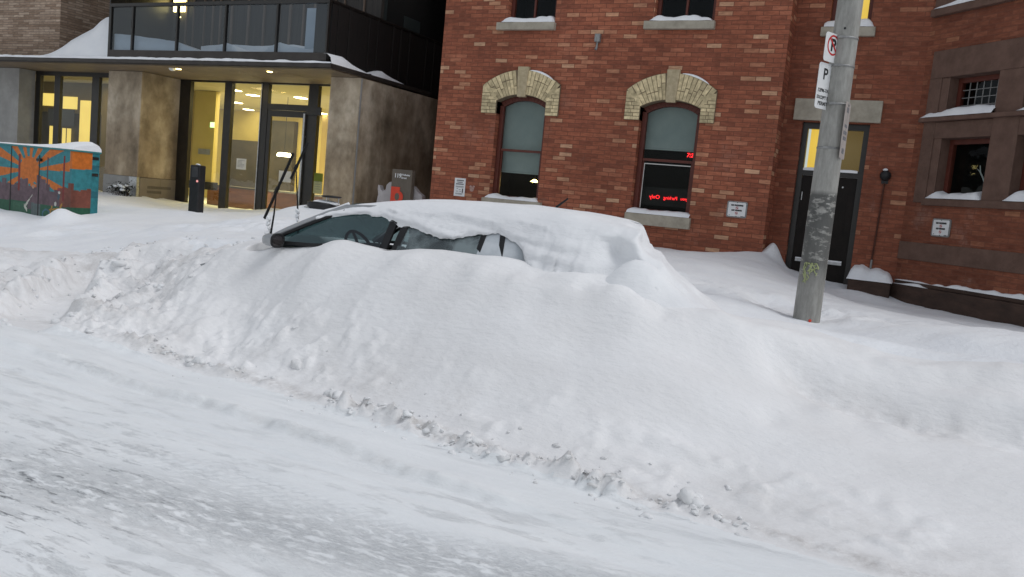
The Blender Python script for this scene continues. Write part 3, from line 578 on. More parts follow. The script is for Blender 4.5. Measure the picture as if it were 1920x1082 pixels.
    b = 1 - 2 * np.abs(fbm(x * 1.9, y * 2.2, 3, 61)); c = fbm(x * 5.5, y * 6, 4, 63, .62)
    z = z + pile * (.09 * b - .015 + .085 * c + .07 * np.abs(fbm(x * 9, y * 9, 3, 65)) + .05 * np.abs(fbm(x * 21, y * 21, 2, 66)))
    # trench dug through the pile, with an upright cut face on its right
    def along(x0, y0, x1, y1):
        L = math.hypot(x1 - x0, y1 - y0); a = ((x - x0) * (x1 - x0) + (y - y0) * (y1 - y0)) / L; return a / L, ((x - x0) * -(y1 - y0) + (y - y0) * (x1 - x0)) / L
    a1, d1_ = along(-6.75, 4.4, -9.0, 7.0); d1_ = d1_ + .10 * fbm(x * 2.5, y * 2.5, 3, 64)
    am = sstep(-.02, .12, a1) * sstep(1.05, .9, a1)
    z = z * (1 - am * np.exp(-(d1_ / .30) ** 6) * .88) + am * (.07 * np.exp(-((d1_ + .42) / .15) ** 2) + .10 * np.exp(-((d1_ - .42) / .17) ** 2)) * (.8 + fbm(x * 5, y * 5, 3, 68))
    a2, d2_ = along(-7.9, 6.6, -6.6, 6.9)
    z = z - .20 * np.exp(-(d2_ / .22) ** 4) * sstep(-.2, .1, a2) * sstep(1.1, .95, a2)
    
    # trampled snow on the pavement
    pav = sstep(7.3, 8.2, y)
    z = z + pav * (.03 * fbm(x * 1.6, y * 1.6, 4, 71) + .10 * np.exp(-((y - 9.9 - .1 * x) / .7) ** 2) * sstep(.2, -.6, x) * fbm(x * 3.2, y * 3.2, 4, 73))
    z = z + pav * .04 * sstep(12.2, 14, y) * fbm(x * 2.5, y * 2.5, 3, 75) * sstep(-9, -10.5, x)
    # road texture: shallow ruts along the travel direction
    rd = sstep(0, -.3, dr)
    z = z + rd * (.012 * fbm(x * .5, y * 3.2, 3, 81) + .006 * fbm(x * 3, y * 9, 3, 83))
    for (yt, wt, dp) in ((3.62, .05, .012), (3.30, .11, .014), (2.55, .10, .016), (2.05, .12, .016), (3.85, .03, .008)):
        yy_ = yt + .04 * np.sin(x * .55 + yt * 3) - .05 * (x + 3)
        z = z - .6 * rd * dp * (sstep(wt, wt * .6, np.abs(y - yy_)) - .8 * np.exp(-((np.abs(y - yy_) - wt * 1.15) / .025) ** 2))
    z = z + rd * .010 * sstep(.9, .2, np.abs(y - 2.5)) * fbm(x * 5, y * 9, 3, 85, .65)
    # tyre tread print, chevrons
    for yy in (3.22,):
        w = rd * sstep(.14, .09, np.abs(y - yy - .02 * np.sin(x)))
        z = z + w * .0045 * np.sin((x + 1.3 * np.abs(y - yy)) * 2 * np.pi / .075) * sstep(-4.6, -3.6, x) * sstep(-.6, -1.4, x)
    # drift feet: cabinet, door step, pilaster corner
    z = z + .20 * np.exp(-((x + 12.95) / .26) ** 2 - ((y - 9.35) / .25) ** 2)
    z = z + .30 * np.exp(-((x + 2.42) / .16) ** 2 - ((y - 14.78) / .22) ** 2)
    z = z + .10 * np.exp(-((x + .9) / .5) ** 2 - ((y - 14.2) / .35) ** 2)
    z = z + .12 * np.exp(-((x + 9.6) / .55) ** 2 - ((y - 11.3) / .5) ** 2)
    # the car stands in a hollow of its own shape
    ins = sstep(-5.75, -5.65, x) * sstep(-1.95, -2.05, x) * sstep(6.03, 6.09, y) * sstep(7.72, 7.66, y)
    z = z * (1 - ins) + .25 * ins
    z = z + .07 * np.exp(-((x + 12.3) / .8) ** 2 - ((y - 11.4) / .6) ** 2) + .05 * sstep(13.2, 14.6, y) * sstep(-10.8, -11.4, x) * (1 + 1.4 * fbm(x * 2.8, y * 2.8, 3, 77))
    return z
def axis(segs):
    a = []
    for (p, q, st) in segs: a += list(np.arange(p, q - 1e-6, st))
    return np.array(a + [segs[-1][1]])
gx = axis([(-160, -30, 13), (-30, -16, .5), (-16, -9, .09), (-9, -6.6, .035), (-6.6, .9, .0215), (.9, 4.5, .06), (4.5, 10, .5), (10, 160, 15)])
gy = axis([(-160, -10, 15), (-10, -1, .75), (-1, 1.8, .10), (1.8, 3.6, .03), (3.6, 6.3, .02), (6.3, 8, .04), (8, 15.4, .075), (15.4, 17.5, .3), (17.5, 30, 2.5), (30, 160, 13)])
GX, GY = np.meshgrid(gx, gy)
GZ = ground(GX, GY)
far = np.maximum(sstep(5, 9, np.abs(GX + 10) - 15), sstep(16, 17, GY)); GZ = np.where(GY > 5.2, GZ * (1 - far) + .55 * far, GZ * (1 - far))
zx = np.gradient(GZ, gx, axis=1); zy = np.gradient(GZ, gy, axis=0)
NRM = np.dstack([-zx, -zy, np.ones_like(GZ)]); NRM /= np.linalg.norm(NRM, axis=2, keepdims=True)
nxg, nyg = len(gx), len(gy)
cxm = (GX[:-1, :-1] + GX[1:, 1:]) / 2; cym = (GY[:-1, :-1] + GY[1:, 1:]) / 2
crestY = np.interp(cxm, [-40, -8, -6.5, -5, 40], [7.2, 7.2, 6.6, 6.35, 6.35])
region = np.where(cym < np.interp(cxm, rx, ry) - .10, 0, np.where(cym < crestY, 1, 2))
DR_ = GY - np.interp(GX, rx, ry)
PILE = sstep(-5.5, -6.6, GX + .5 * (GY - 5.5)) * sstep(4.5, 4.9, GY) * sstep(8.4, 6.8, GY) * sstep(-14, -11, GX)
DIRT_SHADE = np.clip(.32 * np.exp(-((GY - np.interp(GX, lx_, ly_) + .01) / .045) ** 2) * sstep(-6.2, -5.5, GX) * sstep(-1.6, -2.6, GX) + .8 * np.exp(-((DR_ - .01) / .07) ** 2) * sstep(-6.5, -5.5, GX) + .35 * np.exp(-((DR_ - .3) / .22) ** 2) * np.clip(fbm(GX * 2, GY * 2, 3, 101) * 2.5, 0, 1)
               + .42 * np.exp(-((GY - 5.76 + .10 * (GX + .7)) / .16) ** 2) * sstep(-1.0, -.55, GX) * sstep(.55, .1, GX) + PILE * (.30 + .9 * fbm(GX * .9, GY * 1.1, 3, 103)), 0, .9)  # band along the brow hollow paints its shade; the rest is grit
def sheet(name, rid, mat):
    jj, ii = np.nonzero(region == rid)
    idx = np.stack([jj * nxg + ii, jj * nxg + ii + 1, (jj + 1) * nxg + ii + 1, (jj + 1) * nxg + ii], 1)
    u, inv = np.unique(idx, return_inverse=True); faces = inv.reshape(idx.shape)
    V = np.stack([GX.ravel()[u], GY.ravel()[u], GZ.ravel()[u]], 1)
    me = bpy.data.meshes.new(name); me.vertices.add(len(V)); me.vertices.foreach_set('co', V.ravel())
    me.loops.add(faces.size); me.loops.foreach_set('vertex_index', faces.ravel().astype(np.int32))
    me.polygons.add(len(faces)); me.polygons.foreach_set('loop_start', np.arange(0, faces.size, 4, dtype=np.int32))
    me.update(calc_edges=True); me.validate()
    me.polygons.foreach_set('use_smooth', np.ones(len(faces), bool))
    me.normals_split_custom_set_from_vertices(NRM.reshape(-1, 3)[u])
    da = me.attributes.new('dirt', 'FLOAT', 'POINT'); da.data.foreach_set('value', DIRT_SHADE.ravel()[u].astype(np.float32))
    me.materials.append(M[mat])
    o = bpy.data.objects.new(name, me); COL.objects.link(o); o['kind'] = 'structure'
    return o
sheet('road', 0, 'road'); sheet('snow_bank', 1, 'bank'); sheet('pavement', 2, 'snow')
def gz(x, y): return float(ground(np.array([x], float), np.array([y], float))[0])

# loose clods thrown along the ploughed ridge: nobody could count them
mb = MB(); rnd = random.Random(11)
for i in range(560):
    t = rnd.random()
    if t < .50:
        x = rnd.uniform(-5.6, -.6); y = np.interp(x, rx, ry) + rnd.gauss(0, .04); r = abs(rnd.gauss(0, .009)) + .005
        if .75 + 1.5 * fbm(np.array([x * 1.25]), np.array([2.2]), 3, 44)[0] < .5: continue
        y = y - .09 * fbm(np.array([x * 1.4]), np.array([0.]), 3, 45)[0]
    elif t < .58:
        x = rnd.uniform(-5.8, -.8); y = np.interp(x, rx, ry) + abs(rnd.gauss(0, .18)) + .05; r = abs(rnd.gauss(0, .006)) + .004
    elif t < .64:
        x = rnd.uniform(-5, -1); y = np.interp(x, rx, ry) - abs(rnd.gauss(0, .2)); r = abs(rnd.gauss(0, .006)) + .004
    else:
        x = rnd.uniform(-9.5, -6.1); y = rnd.uniform(4.75, 7.4); r = abs(rnd.gauss(0, .013)) + .007
    mb.blob((x, y, gz(x, y) + r * .02), r, seed=i, amp=.6, squash=(1.2, 1, .7))
tag(mb.build('snow_clods', 'snow_rough', recalc=False), 'loose clods of dirty snow scattered along the plough ridge', 'snow clods', kind='stuff')
# the few big lumps one can pick out
for i, (x, y, r, lab) in enumerate([(-3.62, 4.74, .042, 'rounded lump on the plough ridge below the car window, biggest left of centre'),
                                    (-.98, 4.33, .045, 'jagged brownish lump of snow at the right end of the plough ridge'),
                                    (-4.22, 5.02, .045, 'grubby lump of snow alone on the bank slope above the ridge'),
                                    (-5.0, 4.84, .04, 'snow lump on the plough ridge nearest to the churned pile'),
                                    (-6.78, 5.05, .06, 'upright crust of snow standing at the edge of the dug trench')]):
    b = MB(); b.blob((x, y, gz(x, y) + r * .35), r, seed=40 + i, amp=.5, sub=3, squash=(1.2, .9, .9)); b.blob((x + r * 1.1, y - .01, gz(x + r, y) + r * .15), r * .6, seed=60 + i, amp=.5, sub=2)
    tag(b.build('snow_lump', 'snow_rough', recalc=False), lab, 'snow lump', 'big snow lumps on the bank')
# ------------------------------------------------------------------ red brick building
BR = thing('brick_building', (-5.8, 14.5, 0), 'red brick heritage building with arched yellow brick window heads and a canted bay', 'building')
F0, F1 = 14.5, 15.0            # pavilion face, recessed face
ZT = 9.5
XL, XP, XB = -9.07, -2.56, -.52  # left corner, pilaster corner, bay corner
LOW = [(-7.755, -6.725, 1.53, 3.505), (-4.915, -3.845, 1.53, 3.505)]
UPP = [(-7.70, -6.72, 4.81, 7.0), (-4.85, -3.80, 4.82, 7.0)]
Pm = lambda u, d, z: (u, F0 + d, z)
Pr = lambda u, d, z: (u, F1 + d, z)
mb = MB(); wall(mb, XL, XP, -.2, ZT, LOW + UPP, Pm, .24)
mb.add([(XP, F0, -.2), (XP, F1, -.2), (XP, F1, ZT), (XP, F0, ZT)], [(0, 1, 2, 3)])
mb.add([(XL, F0, -.2), (XL, 26, -.2), (XL, 26, ZT), (XL, F0, ZT)], [(3, 2, 1, 0)])
mb.build('wall', 'brick', BR, recalc=False)
DOOR = (-2.25, -1.20, .28, 3.29); UW = (-2.03, -1.40, 4.82, 7.0)
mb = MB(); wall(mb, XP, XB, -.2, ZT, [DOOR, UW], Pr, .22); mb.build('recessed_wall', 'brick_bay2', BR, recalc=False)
MB().box(XL + .01, 9, 14.6, 26, ZT + .003, ZT + .25).build('roof', 'concrete', BR)
# arches: voussoirs of cream brick with a keystone
def arch(x0, x1, ox0, ox1, spring, apex, zb, otop, oside, seed, lab):
    cx = (x0 + x1) / 2; hw = (x1 - x0) / 2; rise = apex - spring
    rin = (hw * hw + rise * rise) / (2 * rise); zc = apex - rin
    how = (ox1 - ox0) / 2; orise = otop - oside; rout = (how * how + orise * orise) / (2 * orise); zo = otop - rout
    zin = lambda x: zc + math.sqrt(max(0, rin * rin - (x - cx) ** 2)); zout = lambda x: zo + math.sqrt(max(0, rout * rout - (x - cx) ** 2))
    rnd = random.Random(seed); b = MB(); yf = F0 - .045
    # backing: mortar body
    n = 24; inner = [(x0 + (x1 - x0) * k / n) for k in range(n + 1)]; outer = [ox0 + (ox1 - ox0) * k / n for k in range(n + 1)]
    poly_in = [(x, zin(x)) for x in inner]; poly_out = [(x, zout(x)) for x in outer]
    for k in range(n):
        a, c = poly_in[k], poly_in[k + 1]; d, e = poly_out[k + 1], poly_out[k]
        b.prism([a, c, d, e], yf + .008, F0 + .2, 1)
    for (xa, xb) in ((ox0, x0), (x1, ox1)):
        b.prism([(xa, zb), (xb, zb), (xb, zin(x0 if xb == x0 else x1)), (xa, oside)], yf + .008, F0 + .2, 1) if xb == x0 else b.prism([(xa, zb), (xb, zb), (xb, oside), (xa, zin(x1))], yf + .008, F0 + .2, 1)
    def tone():
        k = rnd.uniform(.75, 1.15); return (.74 * k, .61 * k, .37 * k)
    # radial bricks
    nb = 19; g = .07
    for k in range(nb):
        if abs(k - (nb - 1) / 2) < 1.4: continue
        t0 = (k + g) / nb; t1 = (k + 1 - g) / nb
        def pt(t, s):
            xi = x0 + (x1 - x0) * t; xo = ox0 + (ox1 - ox0) * t; zi, zo_ = zin(xi), zout(xo)
            return (xi + (xo - xi) * s, zi + (zo_ - zi) * s)
        cut = rnd.choice((.5, .36, .64)); 
        for (s0, s1) in ((.02, cut - .015), (cut + .015, .98)):
            pr = rnd.uniform(0, .005)
            b.prism([pt(t0, s0), pt(t1, s0), pt(t1, s1), pt(t0, s1)], yf - pr, yf + .03, 0, col=tone())
    # toothed blocks below the springing
    for side in (0, 1):
        xa, xb = (ox0, x0) if side == 0 else (x1, ox1); zt = oside - .16; rows = 6; hrow = (zt - zb) / rows
        for r_ in range(rows):
            z0, z1 = zb + r_ * hrow + .005, zb + (r_ + 1) * hrow - .005; m = xa + (xb - xa) * (.58 if (r_ + side) % 2 else .42)
            for (p, q) in ((xa + .004, m - .005), (m + .005, xb - .004)): b.box(p, q, yf - rnd.uniform(0, .004), yf + .03, z0, z1, 0, tone())
        zt2 = zt + .005
        xs_o = xa if side == 0 else xb; xs_i = xb if side == 0 else xa
        b.prism([(min(xa, xb) + .004, zt2), (max(xa, xb) - .004, zt2), (max(xa, xb) - .004, zt2 + (.06 if side == 0 else .12)), (min(xa, xb) + .004, zt2 + (.12 if side == 0 else .06))], yf - .002, yf + .03, 0, col=tone())
    o = b.build('window_arch', ['tan_brick', 'tan_mortar'], BR)
    if lab: o['label'] = lab
    k = MB(); kz = zin(cx)
    k.prism([(cx - .085, kz - .04), (cx + .085, kz - .04), (cx + .115, otop + .055), (cx - .115, otop + .055)], F0 - .065, F0 + .02, 0)
    k.build('keystone', 'keystone', o, bevel=.012)
    return zin
zinL = arch(-7.755, -6.725, -8.07, -6.47, 3.36, 3.49, 3.13, 3.95, 3.67, 3, None)
zinR = arch(-4.915, -3.845, -5.19, -3.60, 3.36, 3.49, 3.13, 3.95, 3.66, 4, None)

def arched_window(x0, x1, zb, zin, blind, lab, meet):
    """sash window in a segmental arch: frame > panes, meeting rail, blind"""
    y = F0 + .13; n = 14; w = .085
    fr = MB()
    xs = [x0 + .01 + (x1 - x0 - .02) * k / n for k in range(n + 1)]
    for k in range(n):     # head follows the arch
        a, c = xs[k], xs[k + 1]
        ia = x0 + w + (x1 - x0 - 2 * w) * k / n; ic = x0 + w + (x1 - x0 - 2 * w) * (k + 1) / n
        fr.prism([(ia, zin(a) - w), (ic, zin(c) - w), (c, zin(c) - .003), (a, zin(a) - .003)], y, y + .09)
    for (a, c) in ((x0 + .004, x0 + w), (x1 - w, x1 - .004)): fr.box(a, c, y + .001, y + .088, zb, zin(x0) - w + .02)
    fr.box(x0 + w, x1 - w, y + .002, y + .087, zb, zb + .075)
    o = fr.build('window', 'frame_red', BR, bevel=.006); o['label'] = lab
    z = MB(); z.box(x0 + w, x1 - w, y + .025, y + .085, meet - .022, meet + .022); 
    for q in (x0 + w, x1 - w - .03): z.box(q, q + .03, y + .05, y + .085, zb + .075, meet - .022)
    z.build('sash_rail', 'frame_red', o)
    for (nm, za, zt_) in (('upper_pane', meet + .02, None), ('lower_pane', zb + .07, meet - .02)):
        p = MB(); yy = y + (.05 if za > meet else .07)
        if zt_ is None: p.add([(x0 + w, yy, za), (x1 - w, yy, za)] + [(x, yy, zin(x) - w + .02) for x in (x1 - w, x1 - .3, (x0 + x1) / 2, x0 + .3, x0 + w)], [tuple(range(7))])
        else: p.add([(x0 + w, yy, za), (x1 - w, yy, za), (x1 - w, yy, zt_), (x0 + w, yy, zt_)], [(0, 1, 2, 3)])
        p.build(nm, 'glass', o, recalc=False)
    b = MB(); b.box(x0 + .03, x1 - .03, y + .17, y + .176, blind, 3.6); b.box(x0 + .03, x1 - .03, y + .165, y + .181, blind - .03, blind - .002)
    b.build('roller_blind', 'blind', o)
    return o
wl_ = arched_window(-7.755, -6.725, 1.53, zinL, 2.08, 'left arched sash window with the blind drawn most of the way down', 2.47)
wr_ = arched_window(-4.915, -3.845, 1.53, zinR, 2.69, 'right arched sash window with the blind half drawn and a black lower pane', 2.47)
mb = MB(); mb.box(-4.80, -3.95, F0 + .185, F0 + .192, 2.395, 2.41); mb.box(-4.80, -4.788, F0 + .185, F0 + .192, 1.62, 2.395); mb.build('inner_bead', 'paper', wr_)
def flat_window(P, u0, u1, z0, z1, lab, bars=0, litm=None, fw=.07, red='frame_red', rails=(), dep=.12):
    fr = MB()
    def bx(a, b, c, d, q0, q1):
        v = [P(x, y, z) for z in (c, d) for y in (q0, q1) for x in (a, b)]
        fr.add(v, [(0, 2, 3, 1), (4, 5, 7, 6), (0, 1, 5, 4), (2, 6, 7, 3), (0, 4, 6, 2), (1, 3, 7, 5)])
    e = .003
    bx(u0 + e, u0 + fw, z0, z1 - e, dep, dep + .07); bx(u1 - fw, u1 - e, z0, z1 - e, dep, dep + .07); bx(u0 + fw, u1 - fw, z0 + e, z0 + fw, dep + .002, dep + .068); bx(u0 + fw, u1 - fw, z1 - fw, z1 - e, dep + .002, dep + .068)
    for k in range(bars):
        q = u0 + fw + (u1 - u0 - 2 * fw) * (k + 1) / (bars + 1); bx(q - .018, q + .018, z0 + fw, z1 - fw, dep + .01, dep + .06)
    for r_ in rails: bx(u0 + fw, u1 - fw, r_ - .02, r_ + .02, dep + .012, dep + .058)
    o = fr.build('window', red, BR)
    if lab: o['label'] = lab
    MB().add([P(u0 + fw, dep + .035, z0 + fw), P(u1 - fw, dep + .035, z0 + fw), P(u1 - fw, dep + .035, z1 - fw), P(u0 + fw, dep + .035, z1 - fw)], [(0, 1, 2, 3)]).build('pane', 'glass', o, recalc=False)
    if litm: MB().add([P(u0 + .01, dep + .12, z0), P(u1 - .01, dep + .12, z0), P(u1 - .01, dep + .12, z1), P(u0 + .01, dep + .12, z1)], [(0, 1, 2, 3)]).build('lit_blind', litm, o, recalc=False)
    return o
flat_window(Pm, *UPP[0], 'upper left window with a central bar', 1, rails=(5.9,))
flat_window(Pm, *UPP[1], 'upper right window with a central bar', 1, rails=(5.9,))
flat_window(Pr, *UW, 'upper window lit bright yellow above the door', 0, 'litblind')
# sills
def sill(u0, u1, z0, z1, P, pr=.09, back=.13, m='sill', nm='sill'):
    b = MB(); v = [P(x, y, z) for z in (z0, z1) for y in (-pr, back) for x in (u0, u1)]
    b.add(v, [(0, 2, 3, 1), (4, 5, 7, 6), (0, 1, 5, 4), (2, 6, 7, 3), (0, 4, 6, 2), (1, 3, 7, 5)]); return b.build(nm, m, BR, bevel=.008)
sill(-7.86, -6.62, 1.39, 1.535, Pm); sill(-4.97, -3.80, 1.32, 1.515, Pm); sill(-7.88, -6.69, 4.67, 4.805, Pm); sill(-5.0, -3.77, 4.68, 4.815, Pm); sill(-2.14, -1.31, 4.67, 4.815, Pr)
sill(-2.40, -1.05, 3.31, 3.66, Pr, .07, .1, 'sill', 'lintel')
# dark rooms behind the panes
mb = MB()
for (a, b) in ((-8.3, -6.2), (-5.4, -3.3)):
    for (z0, z1) in ((.9, 4.2), (4.3, 7.6)):
        mb.add([(a, 16.4, z0), (b, 16.4, z0), (b, 16.4, z1), (a, 16.4, z1)], [(0, 1, 2, 3)])
        for x in (a, b): mb.add([(x, F0 + .25, z0), (x, 16.4, z0), (x, 16.4, z1), (x, F0 + .25, z1)], [(0, 1, 2, 3)])
        for z in (z0, z1): mb.add([(a, F0 + .25, z), (b, F0 + .25, z), (b, 16.4, z), (a, 16.4, z)], [(0, 1, 2, 3)])
mb.build('unlit_room', 'darkroom', BR, recalc=False)
# door with transom light
y = F1 + .1
fr = MB(); fr.box(-2.247, -2.16, y, y + .1, .3, 3.287); fr.box(-1.29, -1.203, y, y + .1, .3, 3.287); fr.box(-2.16, -1.29, y + .002, y + .098, 3.19, 3.285); fr.box(-2.16, -1.29, y + .002, y + .098, 2.42, 2.53)
df = fr.build('door_frame', 'frame_dark', BR)
MB().add([(-2.16, y + .05, 2.53), (-1.29, y + .05, 2.53), (-1.29, y + .05, 3.19), (-2.16, y + .05, 3.19)], [(0, 1, 2, 3)]).build('transom_pane', 'glass', df, recalc=False)
mb = MB(); mb.box(-2.16, -1.93, y + .4, y + .42, 2.4, 3.3); mb.build('lit_wall', 'litblind', df)
mb = MB(); mb.box(-1.93, -1.2, y + .45, y + .47, 2.4, 3.3); mb.build('dim_wall', 'dimamber', df)
dl = MB(); dl.box(-2.157, -1.293, y + .03, y + .075, .3, 2.417)
for (z0, z1) in ((.45, 1.2), (1.45, 2.3)): dl.box(-2.04, -1.41, y + .024, y + .031, z0, z1)
do = dl.build('door', 'door', BR)
mb = MB(); mb.box(-2.1, -1.36, y - .03, y - .01, .975, 1.02); mb.box(-2.08, -2.05, y - .012, y + .03, .98, 1.01); mb.box(-1.41, -1.38, y - .012, y + .03, .98, 1.01); mb.build('push_bar', 'steel', do)
mb = MB(); mb.tube([(-1.5, y + .03, 2.26), (-1.5, y + .012, 2.26)], .014, 10); mb.build('lock', 'steel', do)
mb = MB(); mb.tube([(-2.13, y + .02, 2.0), (-2.13, y + .02, 2.14)], .012, 8); mb.build('hinge', 'steel', do)

# canted bay with brownstone window surrounds
c45 = math.sqrt(.5); NB = Vector((-c45, -c45, 0))
Pb = lambda s, d, z: (XB + c45 * s + c45 * d, F1 - c45 * s + c45 * d, z)
BW = [(.55, 1.44, 3.40, 4.0), (.55, 1.44, 2.17, 3.08), (1.88, 2.77, 3.40, 4.0), (1.88, 2.77, 2.17, 3.08), (.55, 1.44, 5.3, 6.8), (1.88, 2.77, 5.3, 6.8)]
LB = 3.3
mb = MB(); wall(mb, 0, LB, -.2, ZT, BW, Pb, .26, 0, 1)
e = Pb(LB, 0, 0); mb.add([(e[0], e[1], -.2), (9, e[1], -.2), (9, e[1], ZT), (e[0], e[1], ZT)], [(0, 1, 2, 3)])
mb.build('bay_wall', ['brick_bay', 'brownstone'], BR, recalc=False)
def bbox(mbx, u0, u1, d0, d1, z0, z1, mi=0):
    v = [Pb(x, y_, z) for z in (z0, z1) for y_ in (d0, d1) for x in (u0, u1)]
    mbx.add(v, [(0, 2, 3, 1), (4, 5, 7, 6), (0, 1, 5, 4), (2, 6, 7, 3), (0, 4, 6, 2), (1, 3, 7, 5)], mi)
st = MB()
bbox(st, .17, 3.12, -.03, .02, 4.0, 4.42); bbox(st, .17, .40, -.03, .02, 2.10, 4.0); bbox(st, .40, .55, -.012, .02, 2.17, 3.998); bbox(st, 1.44, 1.88, -.028, .02, 2.10, 4.0); bbox(st, 2.77, 3.12, -.03, .02, 2.10, 4.0)
for (a, b) in ((.40, 1.44), (1.88, 2.77)): bbox(st, a, b, -.025, .02, 3.08, 3.33)
bbox(st, .12, 3.16, -.10, .16, 3.335, 3.40); bbox(st, .36, 3.1, -.05, .14, 2.06, 2.168)
bbox(st, .05, LB + .05, -.09, .02, 4.95, 5.06); bbox(st, .08, LB, -.05, .02, 5.063, 5.28)
bbox(st, .0, LB, -.022, .01, 1.20, 1.48)
st.build('stone_surround', 'brownstone', BR, bevel=.01)
for i, (u0, u1, z0, z1) in enumerate(BW):
    lab = ['small leaded upper window of the bay, left column', 'lower left window of the bay with a pale bare branch behind it', 'upper right window of the bay', 'lower right window of the bay cut by the frame', None, None][i]
    o = flat_window(Pb, u0, u1, z0, z1, lab, 0, None, .075, rails=(), dep=.16)
    if i in (0, 2):       # leaded lights
        ld = MB()
        for k in range(1, 6): q = u0 + .075 + (u1 - u0 - .15) * k / 6; bbox(ld, q - .006, q + .006, .188, .2, z0 + .07, z1 - .07)
        for k in range(1, 4): q = z0 + .07 + (z1 - z0 - .14) * k / 4; bbox(ld, u0 + .07, u1 - .07, .186, .202, q - .005, q + .005)
        ld.build('lead_came', 'galv', o)
mb = MB()
for (z0, z1) in ((1.6, 4.6), (4.7, 7.5)):
    mb.add([Pb(-.1 + .6, 1.4, z0), Pb(LB, 1.4, z0), Pb(LB, 1.4, z1), Pb(.5, 1.4, z1)], [(0, 1, 2, 3)])
    for s_ in (.45, LB - .1): mb.add([Pb(s_, .27, z0), Pb(s_, 1.4, z0), Pb(s_, 1.4, z1), Pb(s_, .27, z1)], [(0, 1, 2, 3)])
    for z in (z0, z1): mb.add([Pb(.45, .27, z), Pb(LB - .1, .27, z), Pb(LB - .1, 1.4, z), Pb(.45, 1.4, z)], [(0, 1, 2, 3)])
mb.build('unlit_room', 'darkroom', BR, recalc=False)
pl = MB(); bbox(pl, .03, LB + .1, -.09, .02, -.2, .80); bbox(pl, .05, LB + .05, -.05, .02, .803, .86)
pl.build('plinth', 'plinth', BR, bevel=.012)
MB().box(-1.19, -.56, F1 - .34, F1 + .02, -.2, .80).build('step_pier', 'plinth', BR, bevel=.015)

# things fixed to the walls
g = thing('fire_bell', (-.87, F1, 2.49), 'small black alarm bell on the brick beside the door', 'bell')
mb = MB(); mb.tube([(-.87, F1 - .002, 2.49), (-.87, F1 - .05, 2.49), (-.87, F1 - .09, 2.49), (-.87, F1 - .105, 2.49)], [.085, .085, .06, .01], 20); mb.build('gong', 'black', g)
MB().box(-.92, -.82, F1 - .03, F1 - .002, 2.36, 2.44).build('back_box', 'black', g)
mb = MB(); mb.blob((-.87, F1 - .06, 2.585), .04, seed=5, squash=(1, .9, .5)); tag(mb.build('bell_snow', 'snow_ledge', recalc=False), 'tiny cap of snow on the alarm bell', 'snow')
g = thing('drain_pipe', (-.90, F1 - .03, .95), 'thin rusty pipe running down the brick from the bell to the stone pier', 'pipe')
mb = MB(); mb.tube([(-.87, F1 - .025, 2.37), (-.885, F1 - .025, 1.6), (-.90, F1 - .025, 1.13)], .013, 8); mb.build('pipe', 'iron', g)
mb = MB(); mb.tube([(-.90, F1 - .025, 1.13), (-.902, F1 - .025, .93)], .017, 8); mb.build('pipe_sleeve', 'galv', g)
g = thing('wall_sensor', (-5.83, F0, 4.45), 'small grey conduit box on the brick between the upper windows', 'wall box')
MB().box(-5.885, -5.785, F0 - .08, F0 - .002, 4.46, 4.60).build('box', 'galv', g, bevel=.006)
mb = MB(); mb.tube([(-5.835, F0 - .04, 4.46), (-5.835, F0 - .05, 4.37), (-5.845, F0 - .06, 4.32)], [.018, .02, .028], 10); mb.build('spout', 'galv', g)

